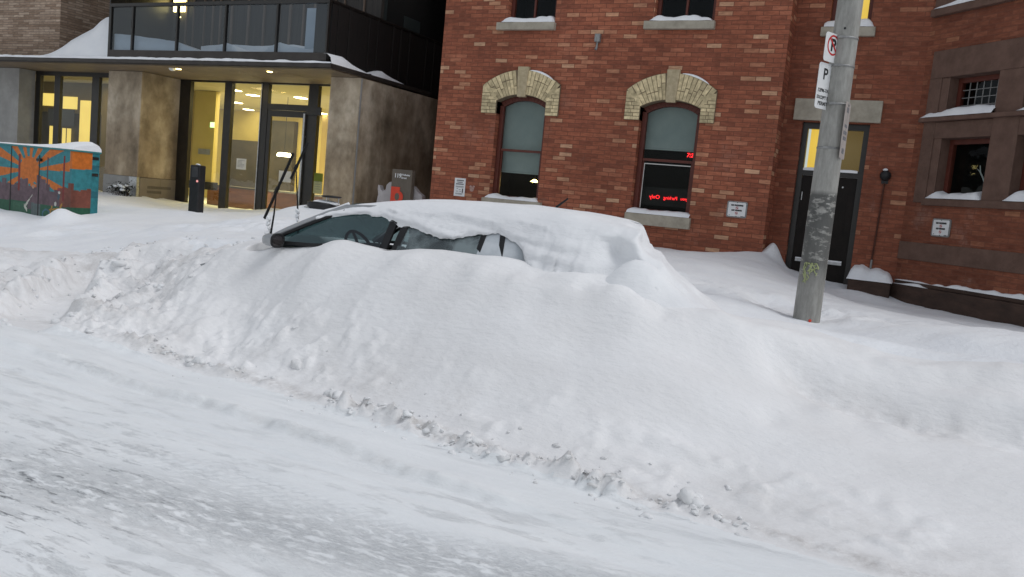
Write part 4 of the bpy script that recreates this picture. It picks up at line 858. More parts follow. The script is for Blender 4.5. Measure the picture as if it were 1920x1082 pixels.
def wall_sign(u, z, w, h, P, xd, lab, grp=None):
    c = P(u, -.012, z); g = thing('wall_sign', c, lab, 'sign', grp)
    xv = Vector(xd); nv = Vector((P(0, 1, 0)[0] - P(0, 0, 0)[0], P(0, 1, 0)[1] - P(0, 0, 0)[1], 0))
    def plate(name, w_, h_, r_, d0, d1, mat):
        pts = []
        for (sx_, sz_, a0) in ((1, 1, 0), (-1, 1, 90), (-1, -1, 180), (1, -1, 270)):
            for k in range(4): a = R(a0 + k * 30); pts.append((sx_ * (w_ / 2 - r_) + r_ * math.cos(a), sz_ * (h_ / 2 - r_) + r_ * math.sin(a)))
        m_ = MB(); n = len(pts); v = [Vector(c) + xv * p + Vector((0, 0, q)) + nv * d for d in (d0, d1) for (p, q) in pts]
        m_.add(v, [tuple(range(n)), tuple(range(2 * n - 1, n - 1, -1))] + [(i, (i + 1) % n, n + (i + 1) % n, n + i) for i in range(n)]); return m_.build(name, mat, g)
    plate('edge_plate', w, h, .03, -.004, .010, 'galv'); plate('rule', w * .90, h * .90, .026, -.0055, -.004, 'ink'); plate('face', w * .875, h * .87, .022, -.0075, -.0057, 'white')
    fc = Vector(c) - nv * .0085
    text_mesh('lettering', 'NO SMOKING', h * .115, 'ink', g, fc + Vector((0, 0, h * .25)), xv, (0, 0, 1), bold=.003)
    text_mesh('lettering', 'NO VAPING', h * .115, 'ink', g, fc + Vector((0, 0, -h * .06)), xv, (0, 0, 1), bold=.003)
    for zz in (.095, -.23):
        m_ = MB(); cc = fc + Vector((0, 0, h * zz)); R0, R1 = h * .085, h * .062; n = 24; v = []
        for k in range(n):
            a = 2 * math.pi * k / n
            for r_ in (R0, R1): v.append(cc + xv * r_ * math.cos(a) + Vector((0, 0, r_ * math.sin(a))))
        m_.add(v, [(2 * k, 2 * ((k + 1) % n), 2 * ((k + 1) % n) + 1, 2 * k + 1) for k in range(n)])
        m_.bar(cc - xv * R1 * .7 + Vector((0, 0, R1 * .7)), cc + xv * R1 * .7 - Vector((0, 0, R1 * .7)), h * .02, .001, up=nv); m_.build('prohibition_ring', 'red', g)
        m2 = MB(); m2.bar(cc - xv * R1 * .75, cc + xv * R1 * .75, h * .026, .001, up=nv); m2.build('pictogram', 'ink', g)
    for (px, pz, w_) in ((-.34, -.37, .05), (.30, -.41, .16)):
      m_ = MB(); m_.bar(fc + xv * w * (px - w_ / 2) + Vector((0, 0, h * pz)), fc + xv * w * (px + w_ / 2) + Vector((0, 0, h * pz)), h * .035, .001, up=nv); m_.build('small_print', 'ink', g)
    for pz in (.42, -.42): m_ = MB(); m_.tube([fc + Vector((0, 0, h * pz)), fc - nv * .003 + Vector((0, 0, h * pz))], .007, 8); m_.build('screw', 'ink', g)
    return g
wall_sign(-3.045, 1.735, .335, .27, Pm, (1, 0, 0), 'white no smoking and no vaping sign on the brick right of the arched window')
wall_sign(.79, 1.735, .35, .27, Pb, (c45, -c45, 0), 'white no smoking and no vaping sign on the bay below its window')
g = thing('bare_branch', Pb(1.0, .5, 2.2), 'pale bare branch standing behind the lower left bay window', 'branch')
b0 = Vector(Pb(1.0, .5, 2.18)); ub = Vector((c45, -c45, 0)); zb_ = Vector((0, 0, 1))
for pts, r_ in (([(0, 0), (.02, .2), (.05, .34)], .016), ([(.02, .2), (-.07, .36), (-.13, .44), (-.15, .54)], .011), ([(.05, .34), (.10, .45), (.11, .56)], .011), ([(-.13, .44), (-.19, .49)], .006), ([(.05, .34), (.03, .47)], .007), ([(.10, .45), (.16, .50)], .006)):
    m_ = MB(); m_.tube([b0 + ub * p + zb_ * q for p, q in pts], [r_] * (len(pts) - 1) + [r_ * .5], 7); m_.build('limb', 'white', g)
# paper notice and chalk mark, left end of the wall
g = thing('paper_notice', (-8.405, F0, 1.68), 'white portrait notice of small print at the left end of the brick wall', 'notice')
MB().box(-8.525, -8.285, F0 - .010, F0 - .002, 1.51, 1.86).build('sheet', 'white', g)
for (z, a, b, h_) in ((1.815, -.075, .085, .022), (1.78, -.06, .06, .016), (1.745, -.085, .085, .022), (1.70, -.085, .09, .008), (1.685, -.085, .09, .006), (1.55, -.08, .07, .007), (1.565, -.08, .08, .007)): MB().box(-8.405 + a, -8.405 + b, F0 - .0125, F0 - .0102, z - h_ / 2, z + h_ / 2).build('print_line', 'ink_soft', g)
MB().box(-8.345, -8.325, F0 - .0128, F0 - .0102, 1.58, 1.66).build('map_bar', 'ink', g)
for xx, zz, w_ in ((-8.48, 1.60, .05), (-8.42, 1.635, .04), (-8.47, 1.65, .03), (-8.40, 1.60, .03)): MB().box(xx, xx + w_, F0 - .0126, F0 - .0102, zz, zz + .007).build('map_line', 'ink', g)
mb = MB()
for (cx, cz, r_) in ((-8.135, 1.665, .05), (-8.165, 1.715, .026), (-8.10, 1.715, .026)):
    mb.add([(cx + r_ * math.cos(a) * (1 + .1 * math.sin(3 * a)), F0 - .004, cz + r_ * math.sin(a) * .9) for a in [2 * math.pi * k / 16 for k in range(16)]], [tuple(range(16))])
tag(mb.build('chalk_mark', 'chalk', recalc=False), 'faint pale three blob mark on the brick beside the paper notice', 'wall mark')

# red display glowing behind the right arched window
g = thing('lit_display', (-4.38, F0 + .23, 1.8), 'red dot display reading backwards behind the black lower pane', 'led sign')
MB().box(-4.82, -3.9, F0 + .30, F0 + .34, 1.68, 2.0).build('casing', 'darkroom', g)
for (body, x, z, s_) in (('you', -4.045, 1.835, .078), ('Parking', -4.285, 1.83, .085), ('Only', -4.575, 1.83, .098)):
    text_mesh('lettering', body, s_, 'led', g, (x, F0 + .285, z), (1, 0, 0), (0, 0, 1), bold=.0, sx=-1)
g = thing('digital_clock', (-3.99, F0 + .23, 2.62), 'small red digital time in the upper right of the arched window', 'clock')
MB().box(-4.12, -3.88, F0 + .40, F0 + .43, 2.53, 2.68).build('casing', 'darkroom', g)
text_mesh('digits', '7:20*', .10, 'led', g, (-4.005, F0 + .39, 2.605), (1, 0, 0), (0, 0, 1), bold=.003, shear=.15)
g = thing('hanging_lamp', (-7.18, F0 + .9, 1.6), 'lit warm lamp hanging inside the left arched window', 'lamp')
mb = MB(); mb.lathe((-7.24, F0 + .9, 1.93), [(.02, .05), (.09, .0), (.0, -.01)], 14); mb.build('lamp_shade', 'lampglow', g)
mb = MB(); mb.tube([(-7.24, F0 + .9, 1.98), (-7.24, F0 + .9, 3.4)], .006, 6); mb.build('cord', 'black', g)
ld_ = bpy.data.lights.new('window_lamp', 'POINT'); ld_.energy = 5; ld_.color = (1, .72, .25); ld_.shadow_soft_size = .06
lo = bpy.data.objects.new('window_lamp', ld_); lo.location = (-7.24, F0 + .85, 1.85); COL.objects.link(lo)

# snow lying on ledges
def ledge_snow(name, P, u0, u1, d0, d1, z, h, lab, seed=0, grp='snow lying on ledges', left=1., right=1., lump=.5):
    """loaf of snow lying on a ledge from u0 to u1 and d0 (front) to d1 (back)"""
    nu = max(8, int((u1 - u0) / .035)); nd = 8; b = MB(); rs = np.random.RandomState(seed)
    us = np.linspace(0, 1, nu + 1); prof = .75 + lump * fbm(us * (u1 - u0) * 3.5 + seed * 7.7, us * 0 + seed, 3, seed)
    prof *= (np.clip(us / .12, 0, 1) ** .5 * left + (1 - left)) * (np.clip((1 - us) / .12, 0, 1) ** .5 * right + (1 - right))
    prof = np.maximum(prof, .04)
    fr = .012 * fbm(us * (u1 - u0) * 5, us * 0 + 4 + seed, 3, seed + 3) * 2
    v = []
    for i in range(nu + 1):
        for k in range(nd + 1):
            t = k / nd
            d = d0 + fr[i] + (d1 - d0 - fr[i]) * t; hh = h * prof[i] * min(1, (math.sin(min(1, t * 2.2) * math.pi / 2)) ** .7 if t > 0 else 0) * (1 + .35 * t)
            v.append(P(u0 + (u1 - u0) * us[i], d, z + hh))
    f = [(i * (nd + 1) + k, (i + 1) * (nd + 1) + k, (i + 1) * (nd + 1) + k + 1, i * (nd + 1) + k + 1) for i in range(nu) for k in range(nd)]
    b.add(v, f, 0, None, True)
    o = b.build(name, 'snow_ledge', None, recalc=False); return tag(o, lab, 'snow', grp)
ledge_snow('ledge_snow', Pm, -7.80, -6.70, -.085, .125, 1.538, .075, 'strip of snow on the sill of the left arched window', 1, left=.6)
ledge_snow('ledge_snow', Pm, -4.95, -3.82, -.085, .125, 1.518, .085, 'flat strip of snow on the sill of the right arched window', 2, left=.3, right=.3)
ledge_snow('ledge_snow', Pm, -7.78, -6.72, -.085, .115, 4.808, .13, 'heap of snow on the upper left window sill', 3)
ledge_snow('ledge_snow', Pm, -4.90, -3.83, -.085, .115, 4.818, .11, 'heap of snow on the upper right window sill', 4)
ledge_snow('ledge_snow', Pr, -2.10, -1.34, -.085, .115, 4.818, .14, 'snow on the sill under the lit yellow window', 5, left=.4)
ledge_snow('ledge_snow', Pr, -2.16, -1.30, .075, .10, 2.50, .045, 'thin line of snow on the ledge above the black door', 6, left=.2, right=.2, lump=.2)
ledge_snow('ledge_snow', Pr, -2.10, -1.36, .068, .092, 1.022, .02, 'thin line of snow on the push bar of the black door', 7, left=0, right=0, lump=.2)
ledge_snow('ledge_snow', Pr, -1.22, -.54, -.36, .0, .80, .20, 'thick loaf of snow on the dark stone pier beside the door', 8)
ledge_snow('ledge_snow', Pb, .13, 1.46, -.10, .16, 3.403, .14, 'long heap of snow under the leaded window of the bay', 9, left=1, right=.2)
ledge_snow('ledge_snow', Pb, 1.86, 2.8, -.10, .16, 3.403, .08, 'snow heap on the bay ledge at the edge of the frame', 10)
ledge_snow('ledge_snow', Pb, .42, 1.42, -.06, .15, 2.17, .13, 'snow on the bay sill above the no smoking sign', 11)
ledge_snow('ledge_snow', Pb, 1.84, 2.8, -.06, .15, 2.17, .13, 'snow on the bay sill cut by the right edge of the frame', 12)
ledge_snow('ledge_snow', Pb, .09, 3.1, -.09, -.03, 5.063, .075, 'long strip of snow on the upper stone band of the bay', 13)
ledge_snow('ledge_snow', Pb, .05, 3.3, -.052, .0, .862, .03, 'broken thin line of snow on the upper moulding of the plinth', 14, lump=1.6)
ledge_snow('ledge_snow', Pb, .04, .75, -.092, -.05, .803, .025, 'short thin line of snow on the lower moulding of the plinth', 15, lump=1.4)
for zin, xa, xb, lab, sd_ in ((zinL, -7.1, -6.6, 'sliver of snow on the left arch right of its keystone', 16), (zinR, -4.22, -3.75, 'sliver of snow on the right arch right of its keystone', 17)):
    cx = (-7.27 if sd_ == 16 else -4.395); b = MB(); n = 16; v = []
    how = .8; orise = .285; rout = (how * how + orise * orise) / (2 * orise); zo = 3.95 - rout
    for k in range(n + 1):
        x = xa + (xb - xa) * k / n; z = zo + math.sqrt(rout ** 2 - (x - cx) ** 2); h_ = .035 * math.sin(math.pi * (k + .2) / (n + .4)) ** .6
        v += [(x, F0 - .052, z - .004), (x, F0 - .045, z + h_ * .8), (x, F0 - .01, z + h_), (x, F0, z)]
    b.add(v, [(4 * k + j, 4 * k + 4 + j, 4 * k + 5 + j, 4 * k + 1 + j) for k in range(n) for j in range(3)], 0, None, True)
    tag(b.build('ledge_snow', 'snow_ledge', None, recalc=False), lab, 'snow', 'snow lying on ledges')
# ------------------------------------------------------------------ modern glass and stone building
MO = thing('modern_building', (-15.5, 14.5, 0), 'modern office building with lit glass lobby, stone columns, canopy and dark glazed upper storey', 'building')
SPLIT = {'batten', 'side_batten', 'balustrade_mullion', 'side_window', 'doorlight_bar', 'soffit', 'dark_panel'}
def bx(mats, name, *boxes, parent=MO, bevel=0):
    if name in SPLIT:
        for q in boxes: o = MB().box(*q).build(name, mats, parent, bevel=bevel)
        return o
    b = MB()
    for q in boxes: b.box(*q)
    return b.build(name, mats, parent, bevel=bevel)
ZC = 3.72
bx('concrete', 'column', (-26, -21.94, 14.5, 14.95, -.2, ZC))
o = bx('stone', 'column', (-18.52, -17.36, 14.5, 15.78, 1.225, ZC)); o['label'] = 'stained stone column between the two lit entrances'
bx('concrete', 'column_plinth', (-18.535, -17.63, 14.485, 15.3, -.2, 1.218)); bx('steel', 'corner_strip', (-17.62, -17.352, 14.48, 14.56, -.2, 1.22))
pp = bx('panel', 'plinth_panel', (-17.60, -17.345, 14.57, 15.18, -.2, 1.215), (-17.60, -17.345, 15.187, 15.79, -.2, 1.215))
for (body, z, s_) in (('DANIEL LIBESKIND', .995, .1), ('ARCHITECTS', .885, .1)):
    pass
for (t0, t1, z) in ((14.80, 15.50, .995), (14.79, 15.27, .88)):
    b = MB(); rnd = random.Random(int(z * 100)); y = t0
    while y < t1:                      # worn raised letters, too eroded to read
        w = rnd.uniform(.03, .05)
        if rnd.random() > .12: b.box(-17.346, -17.339, y, y + w, z - .032, z + .032)
        y += w + .010
    b.build('raised_lettering', 'taupe', pp)
o = bx('stone', 'column', (-11.73, -10.97, 14.5, 15.4, -.2, ZC)); o['label'] = 'stone corner column right of the lit lobby'
bx('stone', 'side_wall', (-11.3, -10.965, 15.41, 26, -.2, ZC - .002)); bx('concrete', 'corner_joint', (-10.99, -10.955, 14.52, 14.56, -.2, ZC - .003))
# canopy slab and soffit
bx('canopy', 'canopy', (-26, -10.95, 13.5, 17.2, 3.755, 3.835), (-26, -10.95, 13.52, 13.6, 3.735, 3.753), bevel=.006)
bx('soffit', 'soffit', *[(-20.3 + 1.55 * k, -20.3 + 1.55 * k + 1.535, 13.62, 15.69, 3.728, 3.752) for k in range(6)], (-26, -20.31, 13.62, 14.98, 3.729, 3.753))
for (x, y) in ((-15.6, 13.99), (-12.98, 14.03)):
    b = MB(); b.lathe((x, y, 3.715), [(.001, 0), (.055, 0), (.06, .012)], 14); b.build('soffit_light', 'lampglow', MO)
b = MB(); b.lathe((-15.75, 13.95, 3.69), [(.001, -.02), (.05, -.01), (.075, .02), (.08, .045)], 16); b.build('camera_dome', 'white', MO)
# upper storey
bx('brick_brown', 'brick_front', (-28, -20.4, 14.5, 17.0, 3.838, 9)); bx('brick_brown', 'brick_back', (-20.395, -17.0, 17.0, 17.3, 3.838, 9))
bx('canopy', 'balcony_band', (-17.47, -11.18, 13.62, 13.72, 3.90, 4.06), bevel=.004); bx('canopy', 'balcony_floor', (-17.46, -11.20, 13.73, 15.4, 3.84, 4.02))
bx('frame_dark', 'balustrade_rail', (-17.47, -11.18, 13.615, 13.70, 5.02, 5.09))
bx('frame_dark', 'end_panel', (-17.49, -17.455, 13.63, 17.0, 3.84, 5.8))
ms = [-17.44, -16.72, -15.33, -13.92, -12.51, -11.215]
bx('frame_dark', 'balustrade_mullion', *[(x - .022, x + .022, 13.628, 13.69, 4.06, 5.02) for x in ms])
for a, c in zip(ms, ms[1:]): MB().add([(a + .02, 13.66, 4.06), (c - .02, 13.66, 4.06), (c - .02, 13.66, 5.02), (a + .02, 13.66, 5.02)], [(0, 1, 2, 3)]).build('glass_panel', 'balglass', MO, recalc=False)
bx('clad_front', 'balcony_back_wall', (-17.45, -11.25, 15.4, 15.5, 4.02, 9))
rnd = random.Random(4); xs = []; x = -17.3
while x < -11.5: xs.append(x); x += rnd.uniform(.22, .55)
bx('batten', 'batten', *[(x, x + rnd.choice((.03, .05, .07)), 15.36, 15.397, 4.03, 6) for x in xs])
bx('blind_grey', 'pale_screen', (-12.02, -11.24, 13.95, 14.0, 4.10, 5.0))
MB().box(-17.35, -16.98, 15.3, 15.34, 5.30, 5.6).build('wall_light', 'lampglow', MO); MB().box(-17.20, -17.12, 15.3, 15.34, 5.16, 5.19).build('wall_light', 'lampglow', MO)
bx('clad', 'side_cladding', (-11.6, -11.185, 13.73, 26, 3.838, 5.05)); bx('frame_dark', 'side_rail', (-11.62, -11.17, 13.71, 26, 5.053, 5.10))
rnd = random.Random(8); ys = []; y = 13.9
while y < 20: ys.append(y); y += rnd.uniform(.25, .7)
bx('batten_dark', 'side_batten', *[(-11.183, -11.165, y, y + rnd.choice((.03, .05)), 3.85, 5.045) for y in ys])
bx('void', 'upper_side_wall', (-13, -11.9, 15.55, 26, 5.0, 9)); bx('void', 'alley_wall', (-11.5, -8.9, 25.5, 26, -.2, 9)); bx('void', 'gap_void', (-11.15, -9.08, 18.2, 25, 3.85, 9))  # last box is an added black filler standing for the gap's darkness
bx('dimside', 'side_window', (-11.9, -11.885, 16.2, 16.5, 5.25, 5.8), (-11.9, -11.885, 17.2, 17.9, 5.15, 5.6))
bx('canopy', 'roof', (-28, -11.3, 13.6, 26, 9.003, 9.2))
# glazed lobby front
yG = 15.7; fr = MB(); h0, h1 = .25, 3.76
for (a, c) in ((-17.36, -17.0), (-15.86, -15.63), (-14.66, -14.475), (-13.27, -12.99), (-11.75, -11.3)): fr.box(a, c, yG - .05, yG + .06, h0, h1)
for (a, c) in ((-17.0, -15.86), (-15.63, -14.66), (-14.475, -13.27), (-12.99, -11.75)): fr.box(a, c, yG - .045, yG + .055, 3.69, h1 - .003); fr.box(a, c, yG - .045, yG + .055, h0, .36)
fr.box(-14.475, -13.27, yG - .044, yG + .054, 3.10, 3.24); fr.box(-13.27, -12.86, yG - .09, yG - .052, 3.02, 3.2)
lf = fr.build('lobby_frame', 'frame_dark', MO)
for (a, c, z0, z1) in ((-17.0, -15.86, .36, 3.69), (-15.63, -14.66, .36, 3.69), (-14.475, -13.27, 3.24, 3.69), (-12.99, -11.75, .36, 3.69)):
    MB().add([(a, yG, z0), (c, yG, z0), (c, yG, z1), (a, yG, z1)], [(0, 1, 2, 3)]).build('lobby_pane', 'shopglass', lf, recalc=False)
dr = MB(); dr.box(-14.47, -14.36, yG - .04, yG + .01, .3, 3.095); dr.box(-13.40, -13.275, yG - .04, yG + .01, .3, 3.095); dr.box(-14.36, -13.40, yG - .038, yG + .008, 2.95, 3.093); dr.box(-14.36, -13.40, yG - .038, yG + .008, .3, .5)
ld = dr.build('lobby_door', 'frame_dark', MO)
MB().add([(-14.36, yG - .012, .5), (-13.40, yG - .012, .5), (-13.40, yG - .012, 2.95), (-14.36, yG - .012, 2.95)], [(0, 1, 2, 3)]).build('door_pane', 'shopglass', ld, recalc=False)
bx('steel', 'pull_handle', (-13.335, -13.285, yG - .11, yG - .07, .7, 3.04), (-13.33, -13.29, yG - .07, yG - .041, 1.0, 1.04), (-13.33, -13.29, yG - .07, yG - .041, 2.5, 2.54), parent=ld)
bx('steel', 'edge_strip', (-14.685, -14.662, yG - .07, yG - .03, .3, 3.69))
# lobby room
r = MB()
r.add([(-26, 23, .3), (-11.35, 23, .3), (-11.35, 23, 3.75), (-26, 23, 3.75)], [(0, 1, 2, 3)]); r.add([(-11.35, 15.77, .3), (-11.35, 23, .3), (-11.35, 23, 3.75), (-11.35, 15.77, 3.75)], [(3, 2, 1, 0)])
r.build('lobby_wall', 'lobby', MO, recalc=False)
MB().add([(-26, 15.76, 3.752), (-11.35, 15.76, 3.752), (-11.35, 23, 3.752), (-26, 23, 3.752)], [(0, 1, 2, 3)]).build('lobby_ceiling', 'lobbyceil', MO, recalc=False)
MB().add([(-26, 15.1, .3), (-11.35, 15.1, .3), (-11.35, 23, .3), (-26, 23, .3)], [(0, 1, 2, 3)]).build('lobby_floor', 'lobbyfloor', MO, recalc=False)
bx('lobby', 'partition', (-19.25, -18.45, 17.9, 18.05, 1.22, 3.74)); bx('lobby2', 'partition_return', (-20.2, -19.26, 17.9, 18.05, 1.22, 3.74)); bx('frame_dark', 'glass_screen_base', (-20.2, -18.4, 17.85, 18.1, 1.0, 1.215))
bx('lobby_dark', 'dark_panel', (-22.8, -21.25, 22.8, 22.99, .3, 2.7), (-20.97, -19.85, 22.8, 22.99, .3, 3.45)); bx('lobby2', 'lift_surround', (-18.6, -16.3, 22.7, 22.99, .3, 3.74))
bx('steel', 'wall_plate', (-19.0, -18.55, 17.88, 17.898, 1.98, 2.13)); 
b = MB(); b.box(-18.2, -18.06, 17.5, 17.52, 2.72, 2.86); b.build('exit_sign', 'exitgreen', MO)
for (x, y) in ((-15.11, 15.95), (-19.23, 18.47), (-17.4, 17.53), (-17.61, 18.43), (-20.3, 20.56), (-21.75, 22.6), (-13.2, 15.95), (-16.01, 18.57), (-18.56, 22.6), (-13.6, 18.5)):
    b = MB(); b.box(x - .13, x + .13, y - .13, y + .13, 3.735, 3.75); b.build('ceiling_light', 'lampwhite', MO)
for i, (x, y, e, sx, sy) in enumerate(((-17.5, 19.3, 190, 4.5, 2.5), (-14.0, 18.6, 110, 3.0, 3.0), (-20.8, 20.5, 130, 3, 3))):
    la = bpy.data.lights.new('lobby_lamp', 'AREA'); la.shape = 'RECTANGLE'; la.size = sx; la.size_y = sy; la.energy = e; la.color = (1, .85, .42)
    lo = bpy.data.objects.new('lobby_lamp', la); lo.location = (x, y, 3.70); COL.objects.link(lo)
la = bpy.data.lights.new('soffit_lamp', 'AREA'); la.size = .5; la.energy = 5; la.color = (1, .75, .35); lo = bpy.data.objects.new('soffit_lamp', la); lo.location = (-15.6, 14.7, 3.70); COL.objects.link(lo)
# left entrance
yE = 15.0; fr = MB()
for (a, c) in ((-21.94, -21.75), (-21.17, -20.95), (-19.72, -19.45), (-18.75, -18.5)): fr.box(a, c, yE - .04, yE + .05, .25, 3.73)
for (a, c) in ((-21.75, -21.17), (-20.95, -19.72), (-19.45, -18.75)): fr.box(a, c, yE - .038, yE + .048, 3.62, 3.728); fr.box(a, c, yE - .038, yE + .048, .25, .4)
ef = fr.build('entrance_frame', 'frame_dark', MO)
for (a, c) in ((-21.75, -21.17), (-20.95, -19.72), (-19.45, -18.75)): MB().add([(a, yE, .4), (c, yE, .4), (c, yE, 3.62), (a, yE, 3.62)], [(0, 1, 2, 3)]).build('entrance_pane', 'shopglass', ef, recalc=False)
bx('lobby_dark', 'vestibule_wall', (-27.5, -20.21, 17.3, 17.85, .3, 3.75)); bx('lobby_olive', 'vestibule_upper', (-27.5, -22.2, 17.24, 17.298, 2.85, 3.75)); bx('lobby_olive', 'vestibule_side', (-22.2, -20.3, 17.2, 17.298, .3, 3.75))
for q in ((-24.9, -24.28, 3.03, 3.40), (-23.95, -23.32, 2.97, 3.33), (-23.17, -22.72, .5, 3.24), (-24.52, -24.25, .6, 2.43), (-23.93, -23.55, .6, 2.39)):
    b = MB(); b.box(q[0], q[1], 17.215, 17.235, q[2], q[3]); b.build('lit_doorlight', 'litpane', MO)
bx('frame_dark', 'doorlight_bar', (-23.745, -23.715, 17.205, 17.213, .6, 2.39), (-24.6, -23.4, 17.206, 17.214, 2.45, 2.95))
la = bpy.data.lights.new('vestibule_lamp', 'AREA'); la.size = 1.2; la.energy = 20; la.color = (1, .78, .38); lo = bpy.data.objects.new('vestibule_lamp', la); lo.location = (-21.5, 16.2, 3.68); COL.objects.link(lo)

# things in and on the lobby
dk = thing('reception_desk', (-18.3, 18.7, .3), 'brown wooden reception desk behind the left lobby pane', 'desk')
bx('wood', 'desk_front', (-19.2, -17.4, 18.5, 18.58, .3, 1.1), parent=dk); bx('lobby_dark', 'desk_top', (-19.25, -17.35, 18.48, 19.2, 1.103, 1.15), parent=dk); [bx('wood', 'side_panel', (q, q + .08, 18.585, 19.18, .3, 1.1), parent=dk) for q in (-19.2, -17.48)]
tb = thing('lobby_counter', (-15.6, 18.4, .3), 'low lobby counter with a pale top seen through the door', 'counter')
bx('wood', 'counter_body', (-16.6, -14.4, 18.3, 18.9, .3, 1.12), parent=tb); bx('concrete', 'counter_top', (-16.65, -14.35, 18.25, 18.95, 1.123, 1.17), parent=tb)
b = MB(); b.lathe((-16.4, 18.5, 2.12), [(.001, .1), (.16, .1), (.2, .04), (.2, 0), (.001, 0)], 18); g = thing('pendant_lamp', (-16.4, 18.5, 2.1), 'bright white pendant lamp behind the lobby door', 'lamp'); b.build('lamp_shade', 'lampwhite', g)
b = MB(); b.tube([(-16.4, 18.5, 2.22), (-16.4, 18.5, 3.74)], .008, 6); b.build('cord', 'black', g)
def notice(x0, x1, z0, z1, mat, lab, extra=None):
    g = thing('paper_notice', ((x0 + x1) / 2, yG - .02, z0), lab, 'notice', 'notices stuck on the lobby glass')
    bx(mat, 'sheet', (x0, x1, yG - .022, yG - .018, z0, z1), parent=g)
    rnd = random.Random(int(x0 * 10)); n = 6
    for k in range(n): zz = z1 - (z1 - z0) * (.2 + .7 * k / n); MB().box(x0 + .04, x0 + .04 + (x1 - x0 - .08) * rnd.uniform(.5, 1), yG - .0235, yG - .0222, zz, zz + .008).build('print_line', 'ink_soft', g)
    return g
notice(-15.37, -15.06, 1.64, 1.90, 'paper', 'small white notice taped on the middle lobby pane')
for (x0, x1, z0, z1, lab) in ((-14.02, -13.65, 1.44, 1.70, 'white notice on the lobby door glass beside the raised wiper'),):
    g = thing('paper_notice', ((x0 + x1) / 2, yG - .03, z0), lab, 'notice', 'notices stuck on the lobby glass'); bx('paper', 'sheet', (x0, x1, yG - .022, yG - .018, z0, z1), parent=g)
g = notice(-12.97, -12.72, 1.25, 1.72, 'poster', 'green topped poster on the narrow lobby pane beside the stone column'); bx('poster_green', 'poster_top', (-12.97, -12.72, yG - .0245, yG - .0235, 1.53, 1.72), parent=g)
b = MB(); b.box(-15.4, -15.3, 18.0, 18.02, 1.98, 2.04); tag(b.build('indicator_light', 'led', None), 'small red indicator light glowing inside the dark middle of the lobby', 'light')

# snow on the modern building
b = MB(); nu, nd = 60, 10; xs = np.linspace(-19.95, -17.5, nu + 1)
hh = np.interp(xs, [-19.95, -19.85, -19.65, -19.3, -18.85, -18.5, -18.25, -18.05, -17.7, -17.5], [.03, .16, .32, .52, .70, .82, 1.0, 1.10, 1.02, .95])
v = []
for i, x in enumerate(xs):
    for k in range(nd + 1):
        t = k / nd; d = t * 1.3
        prof = sstep(0, .35, t) * (1 - .15 * sstep(.6, 1, t)); base = .10 * sstep(0, .06, t)
        v.append((x, 13.62 + d + .03 * fbm(np.array([x * 2.]), np.array([3.]), 2)[0], 3.838 + base + (hh[i] - .1) * max(0, prof) if t > 0 else 3.838))
b.add(v, [(i * (nd + 1) + k, (i + 1) * (nd + 1) + k, (i + 1) * (nd + 1) + k + 1, i * (nd + 1) + k + 1) for i in range(nu) for k in range(nd)], 0, None, True)
tag(b.build('canopy_drift', 'snow_ledge', None, recalc=False), 'big wind drift of snow ramped against the end of the balcony on the canopy', 'snow')
Pc = lambda u, d, z: (u, 13.5 + d, z)
ledge_snow('ledge_snow', Pc, -25.5, -10.97, .0, .12, 3.838, .062, 'long thin strip of snow along the front edge of the canopy', 21, lump=.35, left=.2, right=.4)
def wedge(pts, lab, sd_):
    """drift on the side edge of the canopy: list of (y, height)"""
    b = MB(); v = []; n = 24; ys_ = np.linspace(pts[0][0], pts[-1][0], n + 1); hs = np.interp(ys_, [p[0] for p in pts], [p[1] for p in pts])
    for y, h in zip(ys_, hs): v += [(-10.955, y, 3.838), (-10.985, y, 3.838 + h * .55 + .01), (-11.08, y, 3.838 + h * .95 + .01), (-11.18, y, 3.838 + h + .01)]
    b.add(v, [(4 * i + k, 4 * i + 4 + k, 4 * i + 5 + k, 4 * i + 1 + k) for i in range(n) for k in range(3)], 0, None, True)
    tag(b.build('ledge_snow', 'snow_ledge', None, recalc=False), lab, 'snow', 'snow lying on ledges')
wedge([(13.52, .19), (13.75, .2), (14.0, .21), (14.3, .12), (14.75, .01)], 'snow wedge at the front corner of the canopy side', 31)
wedge([(14.85, .02), (15.2, .13), (15.35, .16), (15.7, .08), (16.05, .005)], 'smaller snow wedge further back on the canopy side', 32)
def bal_drift(prof, y0, lab, sd_):
    b = MB(); nu, nd = 40, 8; xs = np.linspace(prof[0][0], prof[-1][0], nu + 1); hs = np.interp(xs, [p[0] for p in prof], [p[1] for p in prof]) + .015 * fbm(xs * 3, xs * 0, 3, sd_)
    v = [(x, y0 + .9 * k / nd, 4.022 + max(.0, h) * (1 - .25 * k / nd)) for x, h in zip(xs, hs) for k in range(nd + 1)]
    v0 = len(v); v += [(x, y0, 4.021) for x in xs]
    f = [(i * (nd + 1) + k, (i + 1) * (nd + 1) + k, (i + 1) * (nd + 1) + k + 1, i * (nd + 1) + k + 1) for i in range(nu) for k in range(nd)]
    f += [(v0 + i, v0 + i + 1, (i + 1) * (nd + 1), i * (nd + 1)) for i in range(nu)]
    b.add(v, f, 0, None, True); tag(b.build('balcony_drift', 'snow_ledge', None, recalc=False), lab, 'snow', 'drifts behind the balcony glass')
bal_drift([(-17.42, .42), (-16.9, .40), (-16.2, .33), (-15.4, .25), (-15.0, .12), (-14.75, 0)], 13.74, 'tall drift behind the left panels of the balcony glass', 1)
bal_drift([(-14.45, 0), (-14.2, .12), (-13.95, .24), (-13.8, .2), (-13.62, .0)], 13.75, 'small pointed drift behind the middle mullion of the balcony glass', 2)
bal_drift([(-13.0, 0), (-12.75, .16), (-12.5, .25), (-12.2, .18), (-11.8, .12), (-11.3, .16)], 13.74, 'drift behind the right panels of the balcony glass', 3)
